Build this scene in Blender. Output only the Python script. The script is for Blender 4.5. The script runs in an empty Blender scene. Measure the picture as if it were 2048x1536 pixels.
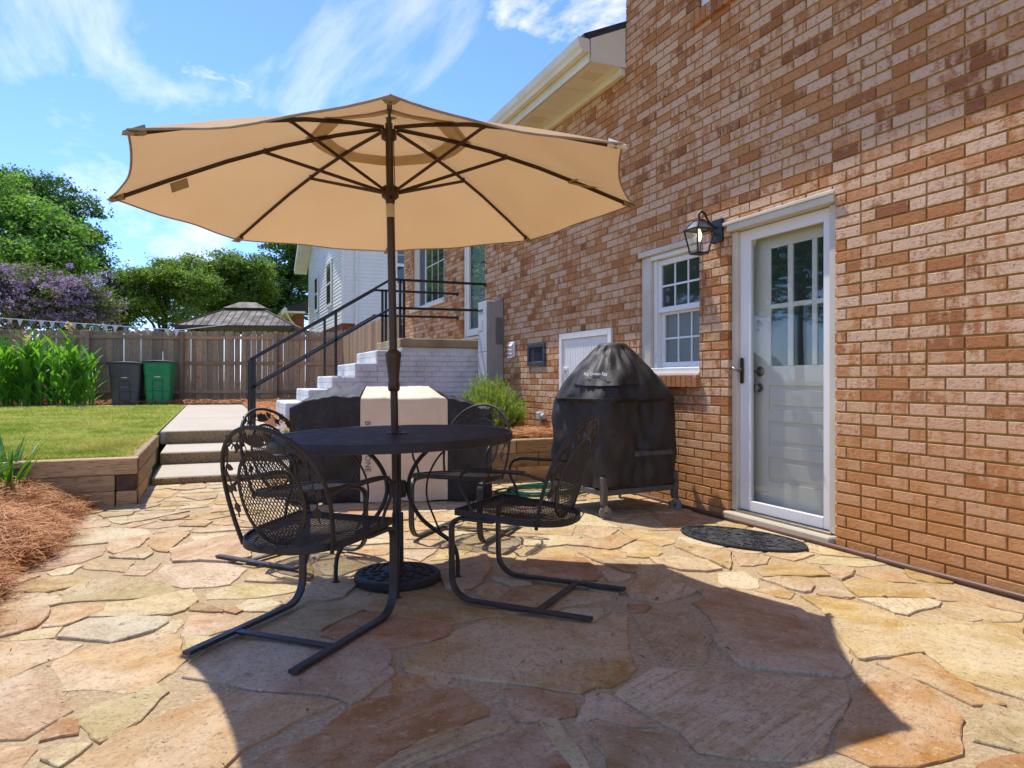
import bpy, bmesh, math, random
import numpy as np
from mathutils import Vector, Matrix
random.seed(7); RNG = np.random.default_rng(7)
SC = bpy.context.scene; COL = SC.collection
R = math.radians; PI = math.pi

# ------------------------------------------------------------------ camera, sky, sun, exposure
THETA = math.atan2(599, 1420)            # the house wall runs along +Y, the camera looks this far to its right
cam = bpy.data.cameras.new('camera'); cam.sensor_width = 36; cam.lens = 1420/2048*36
cam.shift_y = -8/2048; cam.clip_end = 3000; cam.clip_start = 0.05
cam_o = bpy.data.objects.new('camera', cam); COL.objects.link(cam_o)
cam_o.location = (0, 0, 1.0); cam_o.rotation_euler = (R(90), 0, -THETA); SC.camera = cam_o
SUN_TRAVEL = Vector((0.185, -0.50, -1.0)).normalized()
SUN_STRENGTH, SKY_STRENGTH, EXPOSURE = 2.35, 0.15, 1.24
wd = bpy.data.worlds.new('World'); SC.world = wd; wd.use_nodes = True
SC.view_settings.view_transform = 'Standard'; SC.view_settings.look = 'None'
SC.view_settings.exposure = EXPOSURE; SC.view_settings.gamma = 1; SC.view_settings.use_curve_mapping = False
sl = bpy.data.lights.new('sun', 'SUN'); sl.energy = SUN_STRENGTH; sl.angle = R(0.55); sl.color = (1.0, 0.97, 0.93)
so = bpy.data.objects.new('sun', sl); COL.objects.link(so)
so.rotation_euler = SUN_TRAVEL.to_track_quat('-Z', 'Y').to_euler(); so.location = (-5, 10, 20)
SC.cycles.use_denoising = True
SC.cycles.max_bounces = 8; SC.cycles.diffuse_bounces = 4; SC.cycles.glossy_bounces = 3
SC.cycles.transmission_bounces = 6; SC.cycles.transparent_max_bounces = 12
SC.cycles.caustics_reflective = False; SC.cycles.caustics_refractive = False

# ------------------------------------------------------------------ node helpers
def lin(c):
    if isinstance(c, str):
        c = c.lstrip('#'); c = [int(c[i:i+2], 16)/255 for i in (0, 2, 4)]
        c = [x/12.92 if x <= .04045 else ((x+.055)/1.055)**2.4 for x in c]
    return (c[0], c[1], c[2], 1.0)
class NT:
    def __init__(s, tree): s.t = tree
    def __call__(s, typ, props=None, **inp):
        n = s.t.nodes.new('ShaderNode'+typ)
        for k, v in (props or {}).items(): setattr(n, k, v)
        for k, v in inp.items(): s.put(n.inputs[k.replace('_', ' ')], v)
        return n
    def put(s, sock, v):
        if isinstance(v, bpy.types.NodeSocket): s.t.links.new(v, sock)
        elif isinstance(v, bpy.types.Node): s.t.links.new(v.outputs[0], sock)
        else: sock.default_value = v
    def mix(s, f, a, b, blend='MIX'):
        n = s.t.nodes.new('ShaderNodeMix'); n.data_type = 'RGBA'; n.blend_type = blend
        s.put(n.inputs[0], f)
        s.put(n.inputs[6], lin(a) if isinstance(a, (str, tuple)) else a)
        s.put(n.inputs[7], lin(b) if isinstance(b, (str, tuple)) else b)
        return n.outputs[2]
    def ramp(s, f, stops, interp='LINEAR'):
        n = s.t.nodes.new('ShaderNodeValToRGB'); e = n.color_ramp.elements; n.color_ramp.interpolation = interp
        while len(e) < len(stops): e.new(0.5)
        for i, (p, c) in enumerate(stops):
            e[i].position = p; e[i].color = lin(c) if not isinstance(c, (int, float)) else (c, c, c, 1)
        s.put(n.inputs[0], f); return n.outputs[0]
    def math(s, op, a, b=0.5, c=None, clamp=False):
        n = s.t.nodes.new('ShaderNodeMath'); n.operation = op; n.use_clamp = clamp
        s.put(n.inputs[0], a); s.put(n.inputs[1], b)
        if c is not None: s.put(n.inputs[2], c)
        return n.outputs[0]
    def noise(s, vec, scale, detail=4.0, rough=0.55, dist=0.0):
        n = s('TexNoise', Scale=scale, Detail=detail, Roughness=rough, Distortion=dist)
        if vec is not None: s.put(n.inputs['Vector'], vec)
        return n.outputs['Fac']
    def mapping(s, vec, scale=(1, 1, 1), rot=(0, 0, 0), loc=(0, 0, 0)):
        n = s('Mapping'); s.put(n.inputs['Vector'], vec); s.put(n.inputs['Scale'], scale)
        s.put(n.inputs['Rotation'], rot); s.put(n.inputs['Location'], loc); return n.outputs[0]
MATS = {}
def mat(name, build):
    if name in MATS: return MATS[name]
    m = bpy.data.materials.new(name); m.use_nodes = True; t = m.node_tree; t.nodes.clear()
    N = NT(t); out = t.nodes.new('ShaderNodeOutputMaterial')
    sh = build(N); t.links.new(sh if isinstance(sh, bpy.types.NodeSocket) else sh.outputs[0], out.inputs[0])
    MATS[name] = m; return m
def pbr(N, col, rough=0.6, bump=None, bstr=0.3, bdist=0.01, **kw):
    p = N('BsdfPrincipled'); N.put(p.inputs['Base Color'], lin(col) if isinstance(col, (str, tuple)) else col)
    N.put(p.inputs['Roughness'], rough)
    for k, v in kw.items(): N.put(p.inputs[k.replace('_', ' ')], v)
    if bump is not None:
        b = N('Bump', Strength=bstr, Distance=bdist); N.put(b.inputs['Height'], bump)
        N.put(p.inputs['Normal'], b.outputs[0])
    return p
def simple(name, a, b=None, scale=8, rough=0.6, bump=0.15, bdist=0.004, fine=80, coord='Object', metal=0.0, spec=0.5):
    def f(N):
        v = N('TexCoord').outputs[coord] if coord != 'pos' else N('NewGeometry').outputs['Position']
        n1 = N.noise(v, scale, 5); c = N.mix(N.ramp(n1, [(.32, 0.0), (.68, 1.0)]), a, b or a)
        n2 = N.noise(v, fine, 3)
        return pbr(N, c, N.ramp(n1, [(.3, max(rough-.12, .05)), (.7, min(rough+.12, 1))]), n2, bump, bdist, Metallic=metal, Specular_IOR_Level=spec)
    return mat(name, f)

# world: physical sky with thin procedural cloud streaks all round the dome
def build_world():
    t = wd.node_tree; t.nodes.clear(); N = NT(t)
    sky = N('TexSky', {'sky_type': 'NISHITA', 'sun_disc': False})
    sky.sun_elevation = math.asin(-SUN_TRAVEL.z); sky.sun_rotation = math.atan2(-SUN_TRAVEL.x, -SUN_TRAVEL.y)
    sky.altitude = 200; sky.air_density = 1.0; sky.dust_density = 0.15; sky.ozone_density = 4.0
    g = N('TexCoord').outputs['Generated']
    sep = N('SeparateXYZ', Vector=g); z = N.math('MAXIMUM', sep.outputs['Z'], 0.06)
    # project the view direction on a flat cloud deck
    u = N.math('DIVIDE', sep.outputs['X'], N.math('ADD', z, 0.12)); w = N.math('DIVIDE', sep.outputs['Y'], N.math('ADD', z, 0.12))
    p = N('CombineXYZ'); N.put(p.inputs[0], u); N.put(p.inputs[1], w); p = p.outputs[0]
    wisp = N.noise(N.mapping(p, (1.1, .5, 1), (0, 0, R(38)), (1.9, .35, 0)), 1.9, 7, .58, .35)
    puff = N.noise(N.mapping(p, (.8, .8, 1), (0, 0, 0), (3.1, .4, 0)), 2.3, 8, .6, .2)
    m = N.math('MAXIMUM', N.ramp(wisp, [(.53, 0.0), (.86, .65)]), N.ramp(puff, [(.60, 0.0), (.73, .7)]))
    m = N.math('MULTIPLY', m, N.ramp(sep.outputs['Z'], [(.02, .35), (.12, 1.0)]))
    base = N.mix(1.0, sky.outputs[0], (.46, .55, .84), 'MULTIPLY')
    col = N.mix(m, base, (6.6, 5.7, 4.6))
    bg = N('Background', Strength=SKY_STRENGTH); N.put(bg.inputs['Color'], col)
    o = t.nodes.new('ShaderNodeOutputWorld'); t.links.new(bg.outputs[0], o.inputs[0])
build_world()

# ------------------------------------------------------------------ mesh helpers
def link(o, parent=None):
    COL.objects.link(o)
    if parent is not None: o.parent = parent
    return o
def tag(o, label=None, cat=None, group=None, kind=None):
    if label: o['label'] = label
    if cat: o['category'] = cat
    if group: o['group'] = group
    if kind: o['kind'] = kind
    return o
def thing(name, label, cat, loc=(0, 0, 0), rz=0.0, group=None):
    o = bpy.data.objects.new(name, None); o.empty_display_size = .1
    o.location = loc; o.rotation_euler = (0, 0, rz); link(o); return tag(o, label, cat, group)
def copy_tree(o, parent=None):
    c = o.copy(); COL.objects.link(c); c.parent = parent
    for ch in o.children: copy_tree(ch, c)
    return c
class MB:
    def __init__(s): s.v = []; s.f = []
    def add(s, vs, fs):
        n = len(s.v); s.v += [tuple(v) for v in vs]; s.f += [tuple(i+n for i in f) for f in fs]; return s
    def box(s, x0, x1, y0, y1, z0, z1, ch=0.0, M=None):
        if ch <= 0:
            vs = [(x, y, z) for x in (x0, x1) for y in (y0, y1) for z in (z0, z1)]
            fs = [(0, 1, 3, 2), (4, 6, 7, 5), (0, 4, 5, 1), (2, 3, 7, 6), (0, 2, 6, 4), (1, 5, 7, 3)]
        else:
            bm = bmesh.new(); bmesh.ops.create_cube(bm, size=1)
            for v in bm.verts: v.co = Vector(((x0+x1)/2+v.co.x*(x1-x0), (y0+y1)/2+v.co.y*(y1-y0), (z0+z1)/2+v.co.z*(z1-z0)))
            bmesh.ops.bevel(bm, geom=bm.edges[:], offset=ch, segments=1, affect='EDGES')
            bm.verts.index_update(); vs = [tuple(v.co) for v in bm.verts]; fs = [tuple(v.index for v in f.verts) for f in bm.faces]; bm.free()
        if M is not None: vs = [tuple(M @ Vector(v)) for v in vs]
        return s.add(vs, fs)
    def tube(s, pts, r, n=8, cap=True, closed=False):
        pts = [Vector(p) for p in pts]; m = len(pts)
        rs = r if isinstance(r, (list, tuple)) else [r]*m
        rings = []; prev = None
        for i, p in enumerate(pts):
            if closed: d = (pts[(i+1) % m]-pts[i-1])
            else: d = (pts[min(i+1, m-1)]-pts[max(i-1, 0)])
            d = d.normalized() if d.length > 1e-9 else Vector((0, 0, 1))
            if prev is None:
                a = Vector((0, 0, 1)) if abs(d.z) < .9 else Vector((1, 0, 0)); u = d.cross(a).normalized()
            else: u = (prev-d*prev.dot(d)).normalized()
            prev = u; w = d.cross(u)
            rings.append([p+(u*math.cos(2*PI*k/n)+w*math.sin(2*PI*k/n))*rs[i] for k in range(n)])
        vs = [v for g in rings for v in g]; fs = []
        for i in range(m if closed else m-1):
            j = (i+1) % m
            for k in range(n): fs.append((i*n+k, i*n+(k+1) % n, j*n+(k+1) % n, j*n+k))
        if cap and not closed: fs += [tuple(range(n))[::-1], tuple((m-1)*n+k for k in range(n))]
        return s.add(vs, fs)
    def bar(s, pts, side, w, t):
        # flat bar swept along pts; side = direction of its width
        pts = [Vector(p) for p in pts]; side = Vector(side).normalized(); m = len(pts); vs = []
        for i, p in enumerate(pts):
            d = (pts[min(i+1, m-1)]-pts[max(i-1, 0)]).normalized(); nn = d.cross(side).normalized()
            c = t*.25
            for a, b in ((-w/2, -t/2+c), (-w/2+c, -t/2), (w/2-c, -t/2), (w/2, -t/2+c), (w/2, t/2-c), (w/2-c, t/2), (-w/2+c, t/2), (-w/2, t/2-c)):
                vs.append(p+side*a+nn*b)
        fs = []
        for i in range(m-1):
            for k in range(8): fs.append((i*8+k, i*8+(k+1) % 8, (i+1)*8+(k+1) % 8, (i+1)*8+k))
        fs += [tuple(range(8))[::-1], tuple((m-1)*8+k for k in range(8))]
        return s.add(vs, fs)
    def lathe(s, prof, n=24, c=(0, 0, 0), cap=True):
        vs = []; fs = []
        for r, z in prof:
            for k in range(n): a = 2*PI*k/n; vs.append((c[0]+r*math.cos(a), c[1]+r*math.sin(a), c[2]+z))
        for i in range(len(prof)-1):
            for k in range(n): fs.append((i*n+k, i*n+(k+1) % n, (i+1)*n+(k+1) % n, (i+1)*n+k))
        if cap: fs += [tuple(range(n))[::-1], tuple((len(prof)-1)*n+k for k in range(n))]
        return s.add(vs, fs)
    def prism(s, poly, z0, z1, M=None):
        n = len(poly); vs = [(x, y, z0) for x, y in poly]+[(x, y, z1) for x, y in poly]
        fs = [tuple(range(n))[::-1], tuple(range(n, 2*n))]+[(k, (k+1) % n, n+(k+1) % n, n+k) for k in range(n)]
        if M is not None: vs = [tuple(M @ Vector(v)) for v in vs]
        return s.add(vs, fs)
    def grid(s, fn, nu, nv, closed_u=False):
        vs = [fn(i/(nu if closed_u else nu-1), j/(nv-1)) for i in range(nu) for j in range(nv)]; fs = []
        for i in range(nu if closed_u else nu-1):
            for j in range(nv-1):
                a = i*nv+j; b = ((i+1) % nu)*nv+j; fs.append((a, b, b+1, a+1))
        return s.add(vs, fs)
    def xf(s, M): s.v = [tuple(M @ Vector(v)) for v in s.v]; return s
    def mesh(s, name, m, smooth=None):
        me = bpy.data.meshes.new(name); me.from_pydata([tuple(map(float, v)) for v in s.v], [], s.f); me.update()
        bm = bmesh.new(); bm.from_mesh(me); bmesh.ops.recalc_face_normals(bm, faces=bm.faces); bm.to_mesh(me); bm.free()
        if m: me.materials.append(m)
        if smooth is not None:
            for p in me.polygons: p.use_smooth = True
            if smooth < 180: me.set_sharp_from_angle(angle=R(smooth))
        return me
    def build(s, name, m, parent=None, smooth=None):
        return link(bpy.data.objects.new(name, s.mesh(name, m, smooth)), parent)
def np_obj(name, V, F, m, parent=None, smooth=False, attrs=None):
    V = np.asarray(V, np.float32); F = np.asarray(F, np.int32); k = F.shape[1]
    me = bpy.data.meshes.new(name); me.vertices.add(len(V)); me.vertices.foreach_set('co', V.ravel())
    me.loops.add(F.size); me.loops.foreach_set('vertex_index', F.ravel())
    me.polygons.add(len(F)); me.polygons.foreach_set('loop_start', np.arange(0, F.size, k, dtype=np.int32))
    me.polygons.foreach_set('use_smooth', np.full(len(F), bool(smooth)))
    for an, av in (attrs or {}).items():
        a = me.attributes.new(an, 'FLOAT', 'POINT'); a.data.foreach_set('value', np.asarray(av, np.float32))
    me.update(calc_edges=True); me.validate()
    if m: me.materials.append(m)
    return link(bpy.data.objects.new(name, me), parent)
def arc(cx, cy, r, a0, a1, n): return [(cx+r*math.cos(a0+(a1-a0)*i/(n-1)), cy+r*math.sin(a0+(a1-a0)*i/(n-1))) for i in range(n)]
def spline(pts, n=24):
    # Catmull-Rom through pts
    P = [Vector(p) for p in pts]; out = []; m = len(P)-1
    for i in range(m):
        p0, p1, p2, p3 = P[max(i-1, 0)], P[i], P[i+1], P[min(i+2, m)]; k = max(2, n//m)
        for j in range(k):
            t = j/k; out.append(.5*((2*p1)+(p2-p0)*t+(2*p0-5*p1+4*p2-p3)*t*t+(3*p1-p0-3*p2+p3)*t**3))
    out.append(P[-1]); return out
def text_obj(name, body, size, m, parent, loc, rot, ext=.0004, spacing=1.0):
    cu = bpy.data.curves.new(name, 'FONT'); cu.body = body; cu.size = size; cu.extrude = ext; cu.align_x = 'CENTER'; cu.align_y = 'CENTER'
    cu.space_character = spacing; t = bpy.data.objects.new(name, cu); COL.objects.link(t)
    me = bpy.data.meshes.new_from_object(t.evaluated_get(bpy.context.evaluated_depsgraph_get())); bpy.data.objects.remove(t); me.materials.clear(); me.materials.append(m)
    o = link(bpy.data.objects.new(name, me), parent); o.matrix_local = Matrix.Translation(loc) @ rot; return o
def frame_rot(xa, ya):
    xa = Vector(xa).normalized(); ya = Vector(ya); za = xa.cross(ya).normalized(); ya = za.cross(xa)
    return Matrix((xa, ya, za)).transposed().to_4x4()

# ------------------------------------------------------------------ materials
def m_brick(N):
    pos = N('NewGeometry').outputs['Position']
    r1 = N('Attribute', {'attribute_name': 'bk'}).outputs['Fac']; r2 = N('Attribute', {'attribute_name': 'bk2'}).outputs['Fac']
    off = N('CombineXYZ'); N.put(off.inputs[0], N.math('MULTIPLY', r1, 37)); N.put(off.inputs[1], N.math('MULTIPLY', r2, 53))
    pv = N('VectorMath', {'operation': 'ADD'}); N.put(pv.inputs[0], pos); N.put(pv.inputs[1], off.outputs[0]); pv = pv.outputs[0]
    body = N.ramp(r1, [(0, '#ad6e42'), (.08, '#915936'), (.2, '#b27446'), (.55, '#ba7e4d'), (.85, '#c28858'), (1, '#a6683f')])
    frost = N.ramp(r2, [(0, '#c9996c'), (.5, '#d2a77e'), (1, '#d9b492')])
    patch = N.noise(N.mapping(pv, (1, .55, .8)), 9, 3, .5)
    stripe = N.noise(N.mapping(pv, (1, 1, .08)), 22, 2, .5)
    cover = N.math('ADD', N.math('MULTIPLY', r2, .85), N.math('MULTIPLY', N.math('SUBTRACT', patch, .5), 1.7))
    cover = N.math('ADD', cover, N.math('MULTIPLY', N.math('SUBTRACT', stripe, .5), 1.5))
    grain = N.noise(N.mapping(pv, (1, .6, 1)), 62, 5, .75)
    cover = N.math('ADD', cover, N.math('MULTIPLY', N.math('SUBTRACT', grain, .5), 1.0))
    f = N.ramp(cover, [(.26, 0.0), (.62, .95)])
    c = N.mix(f, body, frost)
    c = N.mix(N.ramp(grain, [(.30, .85), (.46, 0.0)]), c, '#74462e')
    # clay splash stain on the lowest courses
    z = N('SeparateXYZ', Vector=pos).outputs['Z']
    st = N.math('ADD', z, N.math('MULTIPLY', N.math('SUBTRACT', N.noise(pos, 2.2, 5), .5), .9))
    c = N.mix(N.ramp(st, [(.10, .84), (.45, .55), (.9, .22), (1.3, .0)]), c, N.mix(patch, '#b87a42', '#cf9558'))
    return pbr(N, c, .85, N.math('ADD', N.math('MULTIPLY', grain, .8), N.math('MULTIPLY', N.noise(pv, 30, 3), .6)), 1.0, .009, Specular_IOR_Level=.25)
BRICK = mat('brick_face', m_brick)
def m_mortar(N):
    pos = N('NewGeometry').outputs['Position']
    c = N.mix(N.noise(pos, 3, 4), '#a5853f', '#b6944c')
    z = N('SeparateXYZ', Vector=pos).outputs['Z']
    st = N.math('ADD', z, N.math('MULTIPLY', N.noise(pos, 2.2, 5), .6))
    c = N.mix(N.ramp(st, [(.4, .6), (1.3, 0.0)]), c, '#99622f')
    return pbr(N, c, .95, N.noise(pos, 160, 3), .5, .003, Specular_IOR_Level=.2)
MORTAR = mat('mortar', m_mortar)
def m_wbrick(N):
    pos = N('NewGeometry').outputs['Position']
    c = N.mix(N.ramp(N.noise(pos, 5, 5), [(.4, 0.0), (.7, 1.0)]), '#d9d8d3', '#c3c1ba')
    c = N.mix(N.ramp(N.noise(pos, 40, 4), [(.66, 0.0), (.74, .7)]), c, '#8f877c')
    return pbr(N, c, .7, N.noise(pos, 70, 3), .5, .004)
WBRICK = mat('white_painted_masonry', m_wbrick)

def sandcol(N, pos):
    g = N.noise(pos, 62, 5, .85); b = N.noise(pos, 3.2, 5)
    c = N.mix(b, '#c6ae86', '#b2966c'); c = N.mix(N.ramp(g, [(.40, .6), (.49, 0.0)]), c, '#927650')
    c = N.mix(N.ramp(g, [(.54, 0.0), (.62, .7)]), c, '#e2cda8')
    return N.mix(N.ramp(N.noise(pos, 5, 6, .65), [(.58, 0.0), (.78, .3)]), c, '#a68d66'), g
def m_stone(N):
    pos = N('NewGeometry').outputs['Position']; oi = N('ObjectInfo'); rnd = oi.outputs['Random']
    ang = N.math('MULTIPLY', rnd, 6.283)
    rv = N('CombineXYZ'); N.put(rv.inputs[2], ang); lv = N('CombineXYZ'); N.put(lv.inputs[0], N.math('MULTIPLY', rnd, 91)); N.put(lv.inputs[1], N.math('MULTIPLY', rnd, 47))
    v = N.mapping(pos, (1, 1, 1), rv.outputs[0], lv.outputs[0])
    base = oi.outputs['Color']
    warp = N.noise(v, 1.9, 5, .55, .4)
    band = N.noise(N.mapping(v, (1, 2.4, 1)), 1.7, 8, .66, 2.2)
    fineband = N.noise(N.mapping(v, (.45, 9, 1)), 2.2, 4, .5, 1.4)
    blot = N.noise(v, 4.2, 7, .7, .6); grit = N.noise(v, 70, 5, .8); speck = N.noise(v, 24, 6, .78)
    rust = N('HueSaturation', Hue=.492, Saturation=1.2, Value=.76); N.put(rust.inputs['Color'], base)
    pale = N.mix(.55, base, '#d9c6a2')
    c = N.mix(N.ramp(band, [(.42, 0.0), (.60, .85)]), base, rust.outputs[0])
    c = N.mix(N.ramp(warp, [(.46, 0.0), (.62, .9)]), c, pale)
    amt = N.ramp(rnd, [(.55, 0.0), (.85, .6)])
    c = N.mix(N.math('MULTIPLY', N.ramp(fineband, [(.49, 0.0), (.52, .9), (.56, 0.0)]), amt), c, '#a06c35')
    c = N.mix(N.math('MULTIPLY', N.ramp(blot, [(.55, 0.0), (.70, .55)]), N.ramp(rnd, [(.1, .3), (.9, .9)])), c, '#8f6c52')
    c = N.mix(N.ramp(speck, [(.56, 0.0), (.66, .55)]), c, '#7d5d44')
    c = N.mix(N.ramp(speck, [(.34, .45), (.44, 0.0)]), c, '#e0cba6')
    sc, sg = sandcol(N, pos)
    sand = N.math('MULTIPLY', N.ramp(N.noise(pos, 3.1, 6, .68), [(.50, 0.0), (.66, .9)]), N.ramp(speck, [(.36, 0.2), (.56, 1.0)]))
    c = N.mix(sand, c, sc)
    c = N.mix(N.ramp(grit, [(.36, .65), (.46, 0.0)]), c, '#6a4d38')
    # hairline splits where the stone has delaminated
    cr = N.math('ABSOLUTE', N.math('SUBTRACT', N.noise(v, 2.6, 5, .6, .8), .5)); cm = N.math('MULTIPLY', N.ramp(cr, [(.0, 1.0), (.007, 0.0)]), N.ramp(N.noise(v, 2.1, 3), [(.50, 0.0), (.56, 1.0)]))
    c = N.mix(N.math('MULTIPLY', cm, .28), c, '#5a4230')
    h = N.math('ADD', N.math('MULTIPLY', N.noise(v, 8, 9, .72), 1.6), N.math('MULTIPLY', grit, .5))
    h = N.math('SUBTRACT', N.math('ADD', h, N.math('MULTIPLY', band, .6)), N.math('MULTIPLY', cm, .15))
    return pbr(N, c, .85, h, .75, .016, Specular_IOR_Level=.25)
STONE = mat('flagstone', m_stone)
def m_sand(N):
    pos = N('NewGeometry').outputs['Position']; c, g = sandcol(N, pos)
    return pbr(N, c, .95, N.math('ADD', g, N.math('MULTIPLY', N.noise(pos, 22, 6, .75), 2.0)), .7, .013, Specular_IOR_Level=.2)
SAND = mat('sandy_mortar_bed', m_sand)
def m_conc(N):
    pos = N('NewGeometry').outputs['Position']
    c = N.mix(N.noise(pos, 1.6, 6), '#c9bda4', '#ada088'); g = N.noise(pos, 120, 3, .7)
    c = N.mix(N.ramp(g, [(.3, .5), (.45, 0.0)]), c, '#84765f')
    return pbr(N, c, .9, g, .35, .003, Specular_IOR_Level=.25)
CONC = mat('concrete', m_conc)
def m_aggr(N):
    pos = N('NewGeometry').outputs['Position']
    vo = N('TexVoronoi', Scale=42.0, Randomness=1.0); N.put(vo.inputs['Vector'], pos)
    n = N.noise(pos, 22, 4, .7)
    c = N.mix(N.noise(pos, 5, 4), '#a98f68', '#8a7350')
    c = N.mix(N.ramp(N.math('ADD', vo.outputs['Distance'], N.math('MULTIPLY', n, .35)), [(.36, .92), (.46, 0.0)]), c, '#4e4234')
    return pbr(N, c, .92, N.math('ADD', vo.outputs['Distance'], n), .9, .012, Specular_IOR_Level=.2)
AGGR = mat('exposed_aggregate', m_aggr)
def wood(name, a, b, dark, grain_scale=(1, 14, 14), sc=3.0, rough=.8):
    def f(N):
        tc = N('TexCoord').outputs['Object']; oi = N('ObjectInfo').outputs['Random']
        lv = N('CombineXYZ'); N.put(lv.inputs[0], N.math('MULTIPLY', oi, 19)); N.put(lv.inputs[1], N.math('MULTIPLY', oi, 33))
        v = N.mapping(tc, grain_scale, (0, 0, 0), lv.outputs[0])
        g = N.noise(v, sc, 6, .62, .6); g2 = N.noise(v, sc*5, 3, .6)
        c = N.mix(N.ramp(g, [(.3, 0.0), (.7, 1.0)]), a, b)
        c = N.mix(N.ramp(g2, [(.34, .7), (.5, 0.0)]), c, dark)
        t = N.ramp(oi, [(0, (.62, .62, .64)), (.5, (1, 1, 1)), (1, (1.22, 1.12, 1.0))])
        c = N.mix(1.0, c, t, 'MULTIPLY')
        kn = N('TexVoronoi', Scale=1.6); N.put(kn.inputs['Vector'], N.mapping(tc, tuple(x**.45 for x in grain_scale), (0, 0, 0), lv.outputs[0]))
        c = N.mix(N.ramp(kn.outputs['Distance'], [(.045, .85), (.10, 0.0)]), c, dark)
        return pbr(N, c, rough, N.math('ADD', g2, g), .45, .004, Specular_IOR_Level=.25)
    return mat(name, f)
FENCE = wood('weathered_fence_wood', '#c0a480', '#a18868', '#63513d', (12, 12, 1), 2.4)
FENCE_RAIL = wood('fence_rail_wood', '#bd9c78', '#a38462', '#63513d', (1, 12, 12), 2.4)
TIMBER = wood('treated_timber', '#c4a67a', '#aa8a5e', '#65503a', (1.2, 14, 14), 2.0)
TIMBER_END = simple('timber_end_grain', '#5b4834', '#463627', 12, .9, .4)
WHITE = simple('white_trim_paint', '#ece8dc', '#e3ddcd', 3, .42, .05, .001, 60)
CREAM = simple('cream_trim_paint', '#d6cdb6', '#c8bda2', 3, .5, .08, .001, 60)
DOORW = simple('door_paint', '#efe8d6', '#e8dfc9', 2, .45, .05, .001, 60)
VINYL = simple('white_vinyl', '#ece9e0', '#e5e1d6', 2, .35, .03, .001)
SIDING = simple('white_lap_siding', '#eeebdf', '#e5e1d3', 1.2, .5, .1, .002)
ALU = simple('painted_aluminium', '#e6e0cc', '#dcd5be', 2, .4, .03, .001)
def m_soffit(N):
    v = N('TexCoord').outputs['Object']; w = N('TexWave', Scale=16.0); N.put(w.inputs['Vector'], N.mapping(v, (0, 1, 0)))
    w.bands_direction = 'Y'
    return pbr(N, N.mix(N.noise(v, 3, 4), '#ded6bd', '#d3caae'), .5, w.outputs['Fac'], .25, .004)
SOFFIT = mat('soffit_metal', m_soffit)
IRON = simple('black_wrought_iron', '#2b2621', '#3d352d', 14, .5, .25, .0015, 120, spec=.3)
IRONW = simple('worn_black_iron', '#26221e', '#3d362e', 20, .5, .35, .002, 90)
RAILP = simple('black_rail_paint', '#171614', '#23211e', 10, .35, .1, .001)
BRONZE = simple('bronze_tube', '#3d2a1a', '#4a3422', 8, .38, .1, .001, metal=.35)
TAPE = simple('pale_tape', '#c9b897', '#b9a685', 6, .6, .1, .001)
def m_canopy(N):
    v = N('TexCoord').outputs['Object']
    n = N.noise(v, 2.5, 5); we = N.noise(N.mapping(v, (1, 1, 1)), 260, 2, .6)
    c = N.mix(n, '#d0b083', '#c6a375'); c = N.mix(N.ramp(we, [(.35, .25), (.5, 0.0)]), c, '#9a7a50')
    p = pbr(N, c, .85, N.math('ADD', we, N.math('MULTIPLY', N.noise(v, 9, 4), 2.0)), .25, .004, Specular_IOR_Level=.15)
    t = N('BsdfTranslucent'); N.put(t.inputs['Color'], N.mix(n, '#d3ae7d', '#c9a270'))
    s = N('MixShader', Fac=.33); N.put(s.inputs[1], p.outputs[0]); N.put(s.inputs[2], t.outputs[0]); return s
CANOPY = mat('tan_canopy_fabric', m_canopy)
POCKET = simple('grey_tan_webbing', '#a18f73', '#927f63', 20, .85, .3, .002)
def fabric(name, a, b, rough=.62, bs=.3, dust=1.0, wk=4.0):
    def f(N):
        v = N('TexCoord').outputs['Object']; n = N.noise(v, 3.2, 5); w = N.noise(v, 240, 2, .6)
        wr = N.noise(N.mapping(v, (1, 1, .45)), 6, 6, .6, 1.2)
        c = N.mix(N.ramp(n, [(.35, 0.0), (.65, 1.0)]), a, b)
        c = N.mix(N.ramp(N.noise(v, 5, 6, .7), [(.52, 0.0), (.72, .22*dust)]), c, '#9c9280')
        c = N.mix(N.ramp(N.noise(v, 26, 5, .7), [(.60, 0.0), (.72, .3*dust)]), c, '#9c9280')
        return pbr(N, c, rough, N.math('ADD', N.math('MULTIPLY', wr, wk), N.math('MULTIPLY', w, .12)), bs, .012, Specular_IOR_Level=.35)
    return mat(name, f)
COVER_BLACK = fabric('black_cover_fabric', '#211e1b', '#2e2a25', .62, .3, .4)
COVER_BEIGE = fabric('beige_cover_fabric', '#e0cbad', '#d6be9e', .75, .22, .3)
COVER_GRILL = fabric('charcoal_vinyl_cover', '#2a2621', '#38322a', .6, .2, .3, 1.6)
INK = simple('dark_print', '#2b2a2a', None, 5, .7, 0)
INKW = simple('white_print', '#dcdcd8', None, 5, .6, 0)
RUBBER = simple('black_rubber', '#2a2a27', '#43423d', 22, .55, .3, .002)
CABINET = simple('grey_cabinet_metal', '#bfc1be', '#b4b6b2', 3, .42, .05, .001)
CABINET_D = simple('grey_cabinet_side', '#a19c8f', '#979285', 3, .5, .05, .001)
LABELG = simple('grey_data_label', '#77756d', '#5e5c55', 70, .6, 0)
VENTD = simple('dark_vent_metal', '#33373b', '#42474b', 10, .45, .1, .001)
BLACKV = simple('vent_interior', '#0b0b0b', None, 5, .9, 0)
LAMPB = simple('lantern_black', '#17181a', '#222326', 15, .4, .15, .001)
NICKEL = simple('satin_nickel', '#a49c8c', '#8b8272', 10, .28, .02, .0005, metal=.9)
DARKN = simple('dark_nickel', '#4d473d', '#3a352d', 10, .35, .02, .0005, metal=.7)
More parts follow.
